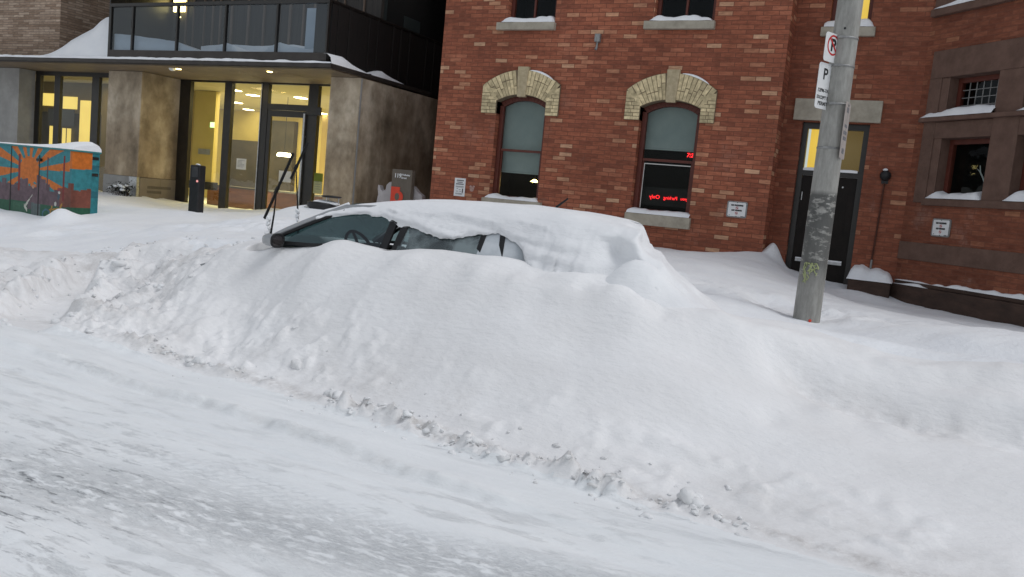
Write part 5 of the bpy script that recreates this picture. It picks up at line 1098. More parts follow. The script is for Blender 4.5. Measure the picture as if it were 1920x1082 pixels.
bal_drift([(-15.5, .3), (-14.8, .36), (-13.9, .32), (-12.8, .36), (-12.0, .28)], 14.5, 'long shaded drift against the balcony back wall', 4)
# ------------------------------------------------------------------ snowed-in car (front towards -X)
CY, HW = 6.87, .87
CAR = thing('parked_car', (-4.1, CY, .1), 'silver hatchback buried to its windows in ploughed snow, wipers raised', 'car')
near, farY = CY - HW, CY + HW
def wy(z, side=-1):            # side glass leans inwards with height
    t = max(0, (z - 1.0) / .38); return CY + side * (HW - .02 - .25 * t - .05 * t * t)
def belt(x): return float(np.interp(x, [-6.65, -6.4, -5.6, -4.6, -2.6, -2.3], [.50, .62, .86, .985, 1.06, .95]))
def hwid(x): return float(np.interp(x, [-6.65, -6.45, -6.0, -5.2, -2.9, -2.5, -2.32], [.66, .78, .84, .87, .87, .82, .66]))
def roofz(x): return float(np.interp(x, [-4.9, -4.7, -4.3, -3.6, -2.9, -2.35, -2.05], [1.335, 1.37, 1.405, 1.42, 1.40, 1.35, 1.30]))
b = MB(); xs = list(np.linspace(-6.65, -2.32, 40)); prof = lambda x: [(.93, .22), (1.0, .42), (1.005, .70), (.985, belt(x))]
v = []
for x in xs:
    for s_ in (-1, 1):
        for (w, z) in prof(x): v.append((x, CY + s_ * hwid(x) * w, min(z, belt(x))))
n = 8
f = []
for i in range(len(xs) - 1):
    for s_ in (0, 4):
        for k in range(3): f.append((i * n + s_ + k, (i + 1) * n + s_ + k, (i + 1) * n + s_ + k + 1, i * n + s_ + k + 1))
    if xs[i] < -5.45 or xs[i] > -2.62: f.append((i * n + 3, (i + 1) * n + 3, (i + 1) * n + 7, i * n + 7))
for e in (0, len(xs) - 1): f += [(e * n, e * n + 1, e * n + 5, e * n + 4), (e * n + 1, e * n + 2, e * n + 6, e * n + 5), (e * n + 2, e * n + 3, e * n + 7, e * n + 6)]
b.add(v, f, 0, None, True); b.build('body', 'car', CAR)
# roof panel
b = MB(); xs = np.linspace(-4.85, -2.5, 24); nn = 12; v = []
for x in xs:
    for k in range(nn + 1):
        t = -1 + 2 * k / nn; ze = roofz(x) - .035; yh = abs(wy(ze) - CY); v.append((x, CY + yh * t, ze + (roofz(x) - ze) * (1 - t ** 4)))
b.add(v, [(i * (nn + 1) + k, (i + 1) * (nn + 1) + k, (i + 1) * (nn + 1) + k + 1, i * (nn + 1) + k + 1) for i in range(len(xs) - 1) for k in range(nn)], 0, None, True); b.build('roof', 'car', CAR)
Ab, At = -5.50, -4.80
for s_ in (-1, 1):
    side = 'near' if s_ < 0 else 'far'
    P3 = lambda x, z, o=0: Vector((x, wy(z, s_) + s_ * o, z))
    b = MB(); b.tube([P3(Ab, .955, .0), P3(-5.29, 1.075, .010), P3(-5.13, 1.165, .010), P3(-4.95, 1.262, .008), P3(At, 1.335, .0), P3(-4.3, 1.375, -.02), P3(-3.5, 1.385, -.02), P3(-2.9, 1.365, -.02), P3(-2.5, 1.31, -.03)], [.026, .026, .026, .026, .026, .02, .02, .02, .02], 12); b.build('pillar', 'car', CAR)
    b = MB(); b.tube([P3(Ab + .06, .945, .012), P3(-5.27, 1.045, .014), P3(-5.09, 1.145, .014), P3(-4.93, 1.23, .012), P3(-4.78, 1.30, .010)], .017, 8); b.build('door_seal', 'trim', CAR)
    # dark window pillars
    for (x0, x1, w) in ((-4.42, -4.43, .06),) if s_ > 0 else ((-4.205, -4.235, .075), (-4.085, -4.105, .068), (-3.30, -3.335, .045), (-3.06, -3.19, .045)):
        b = MB(); b.bar(P3(x0, .96, .008), P3(x1, 1.35, .008), w, .022, up=(0, 1, 0)); b.build('window_pillar', 'trim', CAR)
    b = MB(); b.add([P3(-3.31, 1.03), P3(-3.05, 1.04), P3(-3.18, 1.36), P3(-3.34, 1.365)], [(0, 1, 2, 3)]); b.build('fixed_glass', 'frost' if s_ < 0 else 'carglass', CAR, recalc=False)
    b = MB(); b.bar(P3(-5.5, .955, .01), P3(-4.6, .992, .012), .03, .03); b.bar(P3(-4.6, .992, .012), P3(-2.6, 1.06, .012), .03, .03); b.build('waist_seal', 'trim', CAR)
    for nm, poly in (('front_door_glass', [(-5.42, .975), (-4.24, 1.0), (-4.26, 1.36), (-4.80, 1.31), (-5.1, 1.15)]), ('rear_door_glass', [(-4.07, 1.0), (-3.31, 1.03), (-3.34, 1.365), (-4.09, 1.365)]), ('quarter_glass', [(-3.05, 1.04), (-2.55, 1.06), (-2.62, 1.25), (-2.9, 1.335), (-3.18, 1.36)])):
        b = MB(); b.add([P3(x, z) for x, z in poly], [tuple(range(len(poly)))]); b.build(nm, ('frost' if nm == 'quarter_glass' else 'hazeglass' if nm == 'rear_door_glass' else 'carglass') if s_ < 0 else 'carglass', CAR, recalc=False)
b = MB(); v = []
for k in range(9):
    t = -1 + k / 4; bow = .28 * (1 - t * t)
    v += [(Ab + .02 - bow, CY + t * (HW - .06), .955 + .02 * (1 - t * t)), (At - .02 - bow * .35, CY + t * (HW - .33), 1.355 + .03 * (1 - t * t))]
b.add(v, [(2 * k, 2 * k + 2, 2 * k + 3, 2 * k + 1) for k in range(8)], 0, None, True); b.build('windscreen', 'carglass', CAR, recalc=False)
b = MB(); b.add([(-2.52, CY - .52, 1.31), (-2.52, CY + .52, 1.31), (-2.36, CY + .62, .97), (-2.36, CY - .62, .97)], [(0, 1, 2, 3)]); b.build('rear_glass', 'carglass', CAR, recalc=False)
# cabin
b = MB(); b.box(-5.4, -2.2, CY - .78, CY + .78, .30, .34); b.box(-5.42, -5.2, CY - .8, CY + .8, .5, .93); b.build('cabin_floor', 'trim', CAR)
b = MB(); b.box(-5.42, -4.98, CY - .76, CY + .76, .80, .945); b.build('dashboard', 'trim', CAR, bevel=.04)
def seat(x, y, name):
    b = MB(); b.box(x - .45, x + .08, y - .25, y + .25, .48, .62)
    xf = Matrix.Translation((x + .05, y, .6)) @ Matrix.Rotation(R(14), 4, 'Y'); b.box(-.07, .07, -.25, .25, 0, .60, xf=xf)
    o = b.build(name, 'fabric', CAR, bevel=.045)
    h = MB(); h.box(-.055, .055, -.14, .14, .66, .84, xf=xf); h.tube([xf @ Vector((0, -.06, .58)), xf @ Vector((0, -.06, .7))], .008, 6); h.tube([xf @ Vector((0, .06, .58)), xf @ Vector((0, .06, .7))], .008, 6)
    h.build('headrest', 'fabric', o, bevel=.04)
for y in (CY - .37, CY + .37): seat(-4.22, y, 'front_seat'); seat(-2.95, y, 'rear_seat')
b = MB(); c0 = Vector((-4.78, CY - .37, .955)); ax = Vector((-.85, 0, -.52)).normalized(); u_ = Vector((0, 1, 0)); w_ = ax.cross(u_)
b.tube([c0 + (u_ * math.cos(a) + w_ * math.sin(a)) * .185 for a in [2 * math.pi * k / 28 for k in range(29)]], .015, 8, cap=False)
for a in (0, math.pi, -math.pi / 2): b.tube([c0, c0 + (u_ * math.cos(a) + w_ * math.sin(a)) * .18], .014, 6)
b.blob(c0, .06, seed=1, amp=.05, squash=(.5, 1, 1)); b.tube([c0, c0 + ax * .4], .03, 8); b.build('steering_wheel', 'trim', CAR)
# door mirror
b = MB(); mc = Vector((-5.29, near - .10, .985))
v = []; n = 14
for (dx, s) in ((-.10, .35), (-.075, .75), (-.03, .97), (.035, 1.0), (.05, .96)):
    for k in range(n):
        a = 2 * math.pi * k / n; ca, sa = math.cos(a), math.sin(a); v.append(mc + Vector((dx * 1.15, .098 * s * math.copysign(abs(ca) ** .7, ca), .068 * s * math.copysign(abs(sa) ** .7, sa))))
b.add(v, [(i * n + k, i * n + (k + 1) % n, (i + 1) * n + (k + 1) % n, (i + 1) * n + k) for i in range(4) for k in range(n)] + [tuple(range(n))], 0, None, True)
b.tube([mc + Vector((0, .08, -.045)), Vector((-5.26, near + .01, .955))], .028, 8)
for q_ in range(len(b.v)): b.v[q_] = tuple(mc + (Vector(b.v[q_]) - mc) * (.86 if (Vector(b.v[q_]) - mc).length < .16 else 1))
mi = b.build('door_mirror', 'car', CAR)
b = MB(); b.add([mc + Vector(((.048), .071 * math.copysign(abs(math.cos(a)) ** .7, math.cos(a)), .049 * math.copysign(abs(math.sin(a)) ** .7, math.sin(a)))) for a in [2 * math.pi * k / 20 for k in range(20)]], [tuple(range(20))]); b.build('mirror_glass', 'mirror', mi, recalc=False)
b = MB(); n = 20; ring = [mc + Vector((.050, .080 * math.copysign(abs(math.cos(a)) ** .7, math.cos(a)), .056 * math.copysign(abs(math.sin(a)) ** .7, math.sin(a)))) for a in [2 * math.pi * k / n for k in range(n + 1)]]; b.tube(ring, .010, 6, cap=False); b.build('mirror_rim', 'trim', mi)
# aerial on the roof
b = MB(); b.tube([(-3.07, 6.95, 1.45), (-3.03, 6.95, 1.52), (-2.93, 6.95, 1.60)], [.012, .011, .008], 8); b.build('aerial', 'trim', CAR)
# wipers lifted clear of the windscreen
def wiper(bx_, y, tip, jn, back=.75):
    b = MB(); p0 = Vector(bx_); jj = Vector(jn); t_ = Vector(tip)
    b.tube([p0, p0 * .5 + jj * .5 + Vector((0, .01, 0)), jj], [.011, .008, .006], 8); w = b.build('wiper', 'rubber', CAR)
    d = (t_ - jj); e0 = jj - d * back
    k = MB(); k.bar(e0, t_, .012, .02); k.bar(e0 + Vector((.009, 0, -.008)), t_ + Vector((.009, 0, -.008)), .005, .014); k.bar(jj - d * .08, jj + d * .10, .022, .03); k.build('wiper_blade', 'rubber', w)
wiper((-5.60, 6.2, .98), 6.2, (-5.39, 6.2, 1.78), (-5.56, 6.2, 1.42))
wiper((-5.78, 6.8, .98), 6.8, (-5.735, 6.8, 1.92), (-5.865, 6.8, 1.66), .45)
for (p, h_, lab) in (((-5.62, 6.19, 1.06), .05, 'crust of snow on the foot of the left raised wiper'), ((-5.79, 6.79, 1.13), .06, 'crust of snow on the foot of the right raised wiper')):
    b = MB()
    for k in range(5): b.blob((p[0] + random.uniform(-.01, .01), p[1], p[2] + (k - 2) * .045), .022, seed=k, amp=.4)
    tag(b.build('wiper_snow', 'snow_ledge', None, recalc=False), lab, 'snow')

# snow lying on the car: a thick shell over the roof that hangs over the side windows and fills the tail
EX = [-5.02, -4.96, -4.85, -4.73, -4.44, -4.25, -4.17, -4.12, -4.05, -3.95, -3.83, -3.64, -3.55, -3.42, -3.30, -3.25, -3.20, -3.1, -3.0, -2.92, -2.83, -2.7, -2.0, -1.0]
EZ = [1.25, 1.235, 1.26, 1.285, 1.285, 1.265, 1.235, 1.215, 1.225, 1.215, 1.19, 1.165, 1.18, 1.215, 1.235, 1.25, 1.255, 1.235, 1.21, 1.15, 1.06, .97, .85, .6]
TX = [-5.02, -4.9, -4.7, -4.3, -3.8, -3.2, -2.7, -2.3, -2.08, -1.985, -1.955, -1.92, -1.86, -1.78, -1.73, -1.68, -1.58, -1.45, -1.25, -1.0]
TZ = [1.325, 1.36, 1.405, 1.465, 1.495, 1.51, 1.495, 1.46, 1.44, 1.425, 1.37, 1.29, 1.245, 1.21, 1.14, 1.09, 1.03, .94, .83, .66]
xs = np.concatenate([np.linspace(-5.02, -2.1, 170), np.linspace(-2.085, -1.0, 70)]); nv = 64
v = np.zeros((len(xs), nv + 1, 3))
for i, x in enumerate(xs):
    zt = np.interp(x, TX, TZ); ze = np.interp(x, EX, EZ) + .016 * float(vnoise(np.array([x * 11]), np.array([0.]), 3)[0]) + .014 * float(vnoise(np.array([x * 40]), np.array([0.]), 4)[0])
    tail = float(sstep(-2.15, -1.55, x)); zs = zt - .10 - .05 * tail
    ze = min(ze, zs - .03)
    # near side curve: edge -> shoulder -> crown -> far shoulder -> far edge
    tb = float(sstep(-3.0, -2.5, x)); jit = .008 * float(vnoise(np.array([x * 23]), np.array([5.]), 6)[0])
    P0 = np.array([(wy(ze) - .006 if ze > .95 else near - .03) - .17 * tb, ze])
    out = .013 + .02 * float(sstep(1.3, 1.0, ze)) + .02 * tail + .13 * tb + jit
    P1 = np.array([(wy(ze) if ze > .95 else near) - out, ze + .025]); 
    P2 = np.array([wy(zs) - .055 - .05 * tail - .05 * tb, zs + .035 * tb]); P3_ = np.array([wy(zs) + .07 - .07 * tb, zt - .018 + .008 * tb]); P4 = np.array([CY, zt + .012]); P5 = np.array([CY + .50, zt - .005]); P6 = np.array([CY + .74, zt - .06]); P7 = np.array([CY + .90, max(.6, zt - .5 if x < -4.32 or x > -3.85 else zt - .24)])
    pts = np.array([P0, P1, (P1 + P2) / 2 + [-.012 - .01 * tb, 0], P2, P3_, P4, P5, P6, P7]); cum = np.r_[0, np.cumsum(np.hypot(*np.diff(pts, axis=0).T))]; tt = np.linspace(0, 1, nv + 1) ** 1.25 * cum[-1]
    # smooth curve through the points (Catmull-Rom on arc length)
    for a_ in range(2):
        yy = np.interp(tt, cum, pts[:, a_]); v[i, :, 1 + a_] = yy
    v[i, :, 0] = x
for _ in range(3): v[:, 1:-1, 1:] = .25 * v[:, :-2, 1:] + .5 * v[:, 1:-1, 1:] + .25 * v[:, 2:, 1:]
k_ = np.ones(9) / 9
rip = fbm(v[:, :, 0] * 2.6 + v[:, :, 2] * 2, v[:, :, 2] * 17 + v[:, :, 0] * 1.2, 4, 91, .6); side = np.clip((1.42 - v[:, :, 2]) / .06, 0, 1) * np.clip((7.0 - v[:, :, 1]) / .2, 0, 1)
soft = fbm(v[:, :, 0] * 1.7, v[:, :, 1] * 2.2, 3, 93)
v[:, 1:, 1] -= (.036 * rip * side)[:, 1:]; v[:, 1:, 2] += (.018 * soft)[:, 1:]
rec = np.exp(-((v[:, :, 0] + 2.14) / .11) ** 2) * sstep(.92, 1.08, v[:, :, 2]) * sstep(1.38, 1.22, v[:, :, 2]) * sstep(6.6, 6.3, v[:, :, 1]); v[:, :, 1] += .15 * rec
# crack and break at the tail
tl = sstep(-2.45, -2.0, v[:, :, 0]); v[:, :, 0] -= tl * .30 * np.clip(v[:, :, 1] - 6.1, 0, 2); v[:, :, 0] += .05 * tl * fbm(v[:, :, 2] * 7, v[:, :, 1] * 4, 3, 95); v[:, 1:, 2] += (.03 * tl * fbm(v[:, :, 0] * 8, v[:, :, 1] * 6, 3, 97))[:, 1:]
b = MB(); nvv = nv + 1
b.add(v.reshape(-1, 3).tolist(), [(i * nvv + k, (i + 1) * nvv + k, (i + 1) * nvv + k + 1, i * nvv + k + 1) for i in range(len(xs) - 1) for k in range(nv)], 0, None, True)
o = b.build('roof_snow', 'car_snow', None, recalc=False); tag(o, 'thick slab of wind carved snow over the car roof, hanging over the side windows', 'snow')
# thin snow film on the front pillar and mirror
b = MB(); b.tube([(-5.50, wy(.97) + .02, .985), (-5.29, wy(1.09) + .015, 1.10), (-5.13, wy(1.18) + .015, 1.19), (-4.95, wy(1.28) + .015, 1.285), (-4.80, wy(1.35) + .03, 1.355)], [.008, .016, .018, .02, .03], 8)
tag(b.build('pillar_snow', 'car_snow', None, recalc=False), 'thin film of snow along the slanted front pillar of the car', 'snow')
# slumped block against the rear corner
b = MB(); nu, nw = 44, 26; v = []
for i in range(nu + 1):
    x = -2.32 + 1.15 * i / nu
    h_ = float(np.interp(x, [-2.32, -2.2, -2.1, -2.02, -1.95, -1.88, -1.78, -1.66, -1.45, -1.17], [.92, 1.0, 1.09, 1.165, 1.20, 1.195, 1.15, 1.06, .92, .72]))
    for k in range(nw + 1):
        t = k / nw; yy = 5.62 + .52 * t; pz = float(sstep(0, .72, t)); zz = (gz(x, 5.62) - .06) * (1 - pz) + h_ * pz
        if t > .8: zz -= (t - .8) * 1.2 * (.6 + .4 * math.sin(x * 3)); yy -= (t - .8) * .12
        v.append((x, yy + .012 * float(fbm(np.array([x * 6]), np.array([zz * 6]), 2, 7)[0]), zz + .014 * float(fbm(np.array([x * 5]), np.array([yy * 5]), 3, 8)[0])))
b.add(v, [(i * (nw + 1) + k, (i + 1) * (nw + 1) + k, (i + 1) * (nw + 1) + k + 1, i * (nw + 1) + k + 1) for i in range(nu) for k in range(nw)], 0, None, True)
tag(b.build('slumped_snow', 'car_snow', None, recalc=False), 'slumped block of snow leaning on the rear corner of the car', 'snow')
# ------------------------------------------------------------------ street furniture
PX, PY = -1.085, 9.1
UP = thing('utility_pole', (PX, PY, 0), 'weathered grey concrete pole with black tape residue and yellow green scrawl', 'pole')
b = MB(); zz = [-.2, .3, .6, .9, 1.3, 1.8, 2.4, 3.2, 4.2, 6.0, 9.0]
b.tube([(PX + .006 * z, PY, z) for z in zz], [.140, .137, .133, .131, .129, .127, .124, .121, .118, .111, .10], 40); b.build('shaft', 'pole', UP)
for z in (2.35, 2.78, 3.15, 3.42): 
    b = MB(); r_ = .1245 - (z - 2.4) * .0035; b.lathe((PX + .006 * z, PY, z), [(r_, -.010), (r_ + .004, -.010), (r_ + .004, .010), (r_, .010)], 36); b.box(PX - .035, PX + .03, PY - r_ - .012, PY - r_ + .003, z - .012, z + .012); b.build('strap', 'galv', UP)
b = MB(); b.tube([(PX + .02, PY - .115, 3.50), (PX + .02, PY - .128, 3.50)], .011, 10); b.build('bolt_hole', 'black', UP)
b = MB(); rnd = random.Random(5)
for k in range(11):
    a0 = rnd.uniform(-2.15, -1.15); pts = []
    z0 = rnd.uniform(1.02, 1.18)
    for j in range(7): a0 += rnd.uniform(-.16, .2); z0 += rnd.uniform(-.045, .045); z0 = min(1.2, max(.98, z0)); pts.append((PX + .006 + .1325 * math.cos(a0), PY + .1325 * math.sin(a0), z0))
    b.tube(pts, .006, 5)
b.build('scrawl', 'graff', UP)
b = MB(); b.blob((PX + .055, PY - .13, .625), .014, seed=3); b.build('paint_dab', 'orange_red', UP)
def rplate(c, xd, w, h, r_, d0, d1):
    xv = Vector(xd); nv = xv.cross(Vector((0, 0, 1)))
    pts = [(sx_ * (w / 2 - r_) + r_ * math.cos(R(a0 + k * 22.5)), sz_ * (h / 2 - r_) + r_ * math.sin(R(a0 + k * 22.5))) for (sx_, sz_, a0) in ((1, 1, 0), (-1, 1, 90), (-1, -1, 180), (1, -1, 270)) for k in range(5)]
    n = len(pts); v = [Vector(c) + xv * p + Vector((0, 0, q)) + nv * d for d in (d0, d1) for (p, q) in pts]
    m_ = MB(); m_.add(v, [tuple(range(n)), tuple(range(2 * n - 1, n - 1, -1))] + [(i, (i + 1) % n, n + (i + 1) % n, n + i) for i in range(n)]); return m_
sx = Vector((math.sin(R(26)), math.cos(R(26)), 0)); sn = sx.cross(Vector((0, 0, 1)))       # sign faces +X, its right edge further away
def ring(c, R0, R1, n=36, sq=1):
    m_ = MB(); v = []
    for k in range(n):
        a = 2 * math.pi * k / n
        for r_ in (R0, R1): v.append(c + sx * r_ * math.cos(a) + Vector((0, 0, r_ * math.sin(a))))
    m_.add(v, [(2 * k, 2 * ((k + 1) % n), 2 * ((k + 1) % n) + 1, 2 * k + 1) for k in range(n)]); return m_
c1 = Vector((-1.15, 8.95, 3.305))
g = thing('no_parking_sign', c1, 'white no parking sign with red ring at the top of the concrete pole', 'sign')
rplate(c1, sx, .27, .275, .03, -.0015, .0015).build('plate', 'white', g)
rplate(c1, sx, .27, .275, .03, -.004, -.0016).build('plate_back', 'galv', g)
fc = c1 + sn * .003 + Vector((0, 0, .025))
ring(fc, .098, .08).build('prohibition_ring', 'red', g)
text_mesh('letter', 'P', .16, 'ink', g, fc - Vector((0, 0, .005)), sx, (0, 0, 1), bold=.006, depth=.0006)
b = MB(); b.bar(fc + sn * .0015 - sx * .065 + Vector((0, 0, .068)), fc + sn * .0015 + sx * .065 - Vector((0, 0, .068)), .019, .0012, up=sn); b.build('slash', 'red', g)
b = MB(); a0 = fc + sx * .10 - Vector((0, 0, .128)); b.add([a0 - sx * .015 + Vector((0, 0, .03)), a0 + sx * .04, a0 - sx * .015 - Vector((0, 0, .03))], [(0, 1, 2)]); b.bar(a0 - sx * .05, a0 - sx * .012, .02, .001, up=sn); b.build('arrow', 'ink', g)
c2 = Vector((-1.18, 8.94, 2.935))
g = thing('permit_parking_sign', c2, 'white parking by permit sign hanging below the no parking sign', 'sign')
rplate(c2, sx, .25, .44, .03, -.0015, .0015).build('plate', 'white', g); rplate(c2, sx, .25, .44, .03, -.004, -.0016).build('plate_back', 'galv', g)
fc = c2 + sn * .003
text_mesh('letter', 'P', .15, 'ink', g, fc + Vector((0, 0, .11)) + sx * -.01, sx, (0, 0, 1), bold=.003, depth=.0006)
for (t_, z, s_) in (('12PM-7AM', -.045, .048), ('EXCEPT BY', -.112, .044), ('PERMIT', -.17, .05)): text_mesh('lettering', t_, s_, 'ink', g, fc + Vector((0, 0, z)), sx, (0, 0, 1), bold=.001, depth=.0006)
c3 = Vector((-.95, 9.08, 2.53)); s3 = Vector((math.sin(R(4)), math.cos(R(4)), 0)); n3 = s3.cross(Vector((0, 0, 1)))
g = thing('faded_sign', c3, 'long faded sign seen edge on at the right side of the concrete pole', 'sign')
rplate(c3, s3, .27, .55, .03, -.002, .002).build('plate', 'faded', g)
b = MB(); f3 = c3 + n3 * .0025
for (z, w, h_) in ((.2, .1, .05), (-.02, .17, .035), (-.075, .17, .035), (.045, .15, .03), (-.2, .12, .05)): b.bar(f3 - s3 * w / 2 + Vector((0, 0, z)), f3 + s3 * w / 2 + Vector((0, 0, z)), h_, .001, up=n3)
b.build('worn_print', 'ink_soft', g)

# ---- painted utility cabinet
CX0, CX1, CYF, CD, CZ0, CZ1 = -15.25, -13.06, 9.6, .52, .25, 1.645
UC = thing('utility_cabinet', (-14.1, CYF, .3), 'street utility cabinet painted with an orange sunburst and city skyline mural', 'cabinet')
TEAL, ORG, MAUVE, GRN, DRED, BRN = (.035, .22, .25), (.58, .155, .02), (.115, .075, .09), (.02, .10, .055), (.20, .025, .025), (.19, .06, .04)
def mural(u, z):
    """u metres from the left edge, z height: sunburst sky over skyline and grass"""
    n1 = float(vnoise(np.array([u * 5.]), np.array([z * 5.]), 3)[0]) * .03
    su, sz = .98, 1.28; du, dz = u - su, z - sz + .02; rr = math.hypot(du, dz)
    if u > 2.30: return (.028, .20, .23) if int(z * 9) % 4 else (.02, .13, .16)
    sk = {0: .98, 1: 1.03, 2: .99, 3: 1.08, 4: 1.0, 5: .97, 6: 1.0, 7: 1.08, 8: 1.1, 9: .98, 10: .98, 11: 1.17, 12: 1.13, 13: 1.06, 14: .93, 15: .96, 16: 1.0, 17: 1.02, 18: 1.1, 19: 1.0, 20: 1.02, 21: 1.05, 22: .98, 23: 1.05, 24: 1.03, 25: .9, 26: .9}
    skz = sk[min(26, int(u * 9.4))] + n1
    zr = z - .035 * (u - 1) * 0
    if abs(u - .74) < .025 and z > .88 and z < 1.52: return DRED
    if abs(u - 1.80) < .022 and .8 < z < 1.56: return DRED
    if abs(u - 1.42) < .012 and .95 < z < 1.5: return (.10, .06, .07)
    if z < .70 + n1 * .5:
        c = GRN
        if .60 < u < .92 and .50 < z < .68: c = (.035, .12, .07)
        if 1.06 < u < 1.28: c = (.10, .135, .135)
        if .96 < u < 1.06 and z > .58: c = (.10, .08, .09)
    elif z < skz:
        c = MAUVE if u < 1.72 else BRN
        k = float(vnoise(np.array([u * 11.]), np.array([z * 4.]), 9)[0]); c = tuple(q * (1 + k * .5) for q in c)
    elif rr < .235 or (.95 < z and z < skz + .05 and 1.02 < u < 1.2): c = ORG
    else:
        a = (math.degrees(math.atan2(dz, du)) + 360) % 360 + n1 * 60
        c = ORG if (a % 25.7) < 12.5 else TEAL
        if a > 345 or a < 3: c = TEAL
        if u > 1.93: c = ORG if z > 1.36 - .03 * (2.2 - u) else TEAL
    # little figures: a white leaping dog, a cyclist in orange
    if math.hypot((u - 1.09) * .8, z - .98) < .03: c = (.45, .24, .16)
    t = (u - .90) / .18
    if 0 < t < 1 and abs(z - (.62 + .22 * t)) < .018 + .012 * math.sin(6 * t): c = (.55, .55, .48)
    if .88 < u < .96 and abs(z - (.62 - (u - .90) * 1.0)) < .03: c = (.55, .55, .48)
    if math.hypot(u - 1.71, z - .93) < .025: c = (.6, .58, .55)
    if math.hypot(u - 1.69, z - .98) < .03 and z > .965: c = (.3, .04, .05)
    if math.hypot((u - 1.63), (z - .73) * .7) < .026: c = (.55, .55, .5)
    if math.hypot(u - 1.70, (z - .86) * .6) < .03: c = (.05, .09, .12)
    for (wu, wz) in ((1.42, .53), (1.74, .53)):
        if abs(math.hypot(u - wu, z - wz) - .085) < .014: c = (.05, .14, .19)
    if 1.44 < u < 1.64 and .45 < z < .53: c = (.5, .17, .02)
    for (p, q) in (((1.5, .5), (1.55, .68)), ((1.62, .5), (1.78, .74)), ((1.5, .62), (1.72, .66)), ((1.76, .5), (1.76, .72))):
        L = math.hypot(q[0] - p[0], q[1] - p[1]); tt = max(0, min(1, ((u - p[0]) * (q[0] - p[0]) + (z - p[1]) * (q[1] - p[1])) / L ** 2))
        if math.hypot(u - p[0] - tt * (q[0] - p[0]), z - p[1] - tt * (q[1] - p[1])) < .014: c = (.42, .22, .04)
    return c
def painted(b, x0, y0, x1, y1, u0, u1, nu, nz):
    for i in range(nu):
        for k in range(nz):
            t0, t1 = i / nu, (i + 1) / nu; z0, z1 = CZ0 + (CZ1 - CZ0) * k / nz, CZ0 + (CZ1 - CZ0) * (k + 1) / nz
            b.add([(x0 + (x1 - x0) * t0, y0 + (y1 - y0) * t0, z0), (x0 + (x1 - x0) * t1, y0 + (y1 - y0) * t1, z0), (x0 + (x1 - x0) * t1, y0 + (y1 - y0) * t1, z1), (x0 + (x1 - x0) * t0, y0 + (y1 - y0) * t0, z1)], [(0, 1, 2, 3)], 0, mural(u0 + (u1 - u0) * (t0 + t1) / 2, (z0 + z1) / 2))
b = MB(); painted(b, CX0, CYF, CX1, CYF, 0, 1.98, 200, 110); painted(b, CX1, CYF, CX1, CYF + CD, 1.98, 2.42, 44, 110)
b.add([(CX0, CYF, CZ0), (CX0, CYF + CD, CZ0), (CX0, CYF + CD, CZ1), (CX0, CYF, CZ1)], [(3, 2, 1, 0)], 0, TEAL); b.add([(CX0, CYF + CD, CZ0), (CX1, CYF + CD, CZ0), (CX1, CYF + CD, CZ1), (CX0, CYF + CD, CZ1)], [(3, 2, 1, 0)], 0, TEAL)
b.build('body', 'mural', UC, recalc=False)
b = MB(); b.box(CX0 - .02, CX1 + .02, CYF - .02, CYF + CD + .02, CZ1 + .002, CZ1 + .03); b.build('lid', 'teal', UC, bevel=.006)
for x in (-14.66, -13.90): MB().box(x - .011, x + .011, CYF - .004, CYF + .002, CZ0, CZ1 - (.0 if x < -14 else .12)).build('door_seam', 'ink', UC)
b = MB(); b.box(-13.95, -13.82, CYF - .03, CYF - .002, 1.43, 1.47); b.tube([(-13.85, CYF - .004, 1.45), (-13.85, CYF - .045, 1.45)], .028, 10); b.build('handle', 'black', UC)
for z in (1.28, 1.56): MB().box(CX1 + .001, CX1 + .007, CYF + .38, CYF + .50, z - .025, z + .025).build('side_vent', 'frame_dark', UC)
b = MB(); nu, nd = 50, 12; v = []
for i in range(nu + 1):
    x = CX0 + (CX1 - CX0 + .01) * i / nu
    h_ = float(np.interp(x, [CX0, -14.9, -14.3, -13.8, -13.4, -13.2, -13.06, -13.0], [.03, .03, .05, .09, .155, .165, .12, .05]))
    for k in range(nd + 1): t = k / nd; v.append((x, CYF - .02 + (CD + .04) * t, CZ1 + .031 + h_ * (math.sin(math.pi * min(1, max(0, t * .5 + .05)) ) ** .8 if 0 < t else 0) * (1 if t < .9 else (1 - t) * 10 * .6 + .4)))
b.add(v, [(i * (nd + 1) + k, (i + 1) * (nd + 1) + k, (i + 1) * (nd + 1) + k + 1, i * (nd + 1) + k + 1) for i in range(nu) for k in range(nd)], 0, None, True)
n0 = nu * (nd + 1); b.add([v[n0 + k] for k in range(nd + 1)] + [(CX1 + .015, CYF + CD + .02, CZ1 + .031), (CX1 + .015, CYF - .02, CZ1 + .031)], [tuple(range(nd + 3))], 0)
tag(b.build('cabinet_snow', 'snow_ledge', None, recalc=False), 'smooth cap of snow on the painted utility cabinet', 'snow')

# ---- black entry post by the lobby
EP = thing('entry_post', (-12.26, 11.6, .5), 'slim black entry post with card reader in front of the lobby glass', 'post')
b = MB(); b.box(-12.40, -12.16, 11.5, 11.66, .4, 1.62); b.build('post', 'black', EP, bevel=.02)
b = MB(); b.box(-12.33, -12.19, 11.488, 11.498, 1.40, 1.585); b.build('reader_head', 'reader', EP, bevel=.01)
b = MB(); b.tube([(-12.19, 11.496, 1.33), (-12.19, 11.482, 1.33)], .02, 14); b.build('indicator', 'pinkglow', EP)
b = MB(); b.blob((-12.28, 11.58, 1.63), .05, seed=2, squash=(1.5, 1, .35), sub=3); tag(b.build('post_snow', 'snow_ledge', None, recalc=False), 'small cap of snow on the black entry post', 'snow')

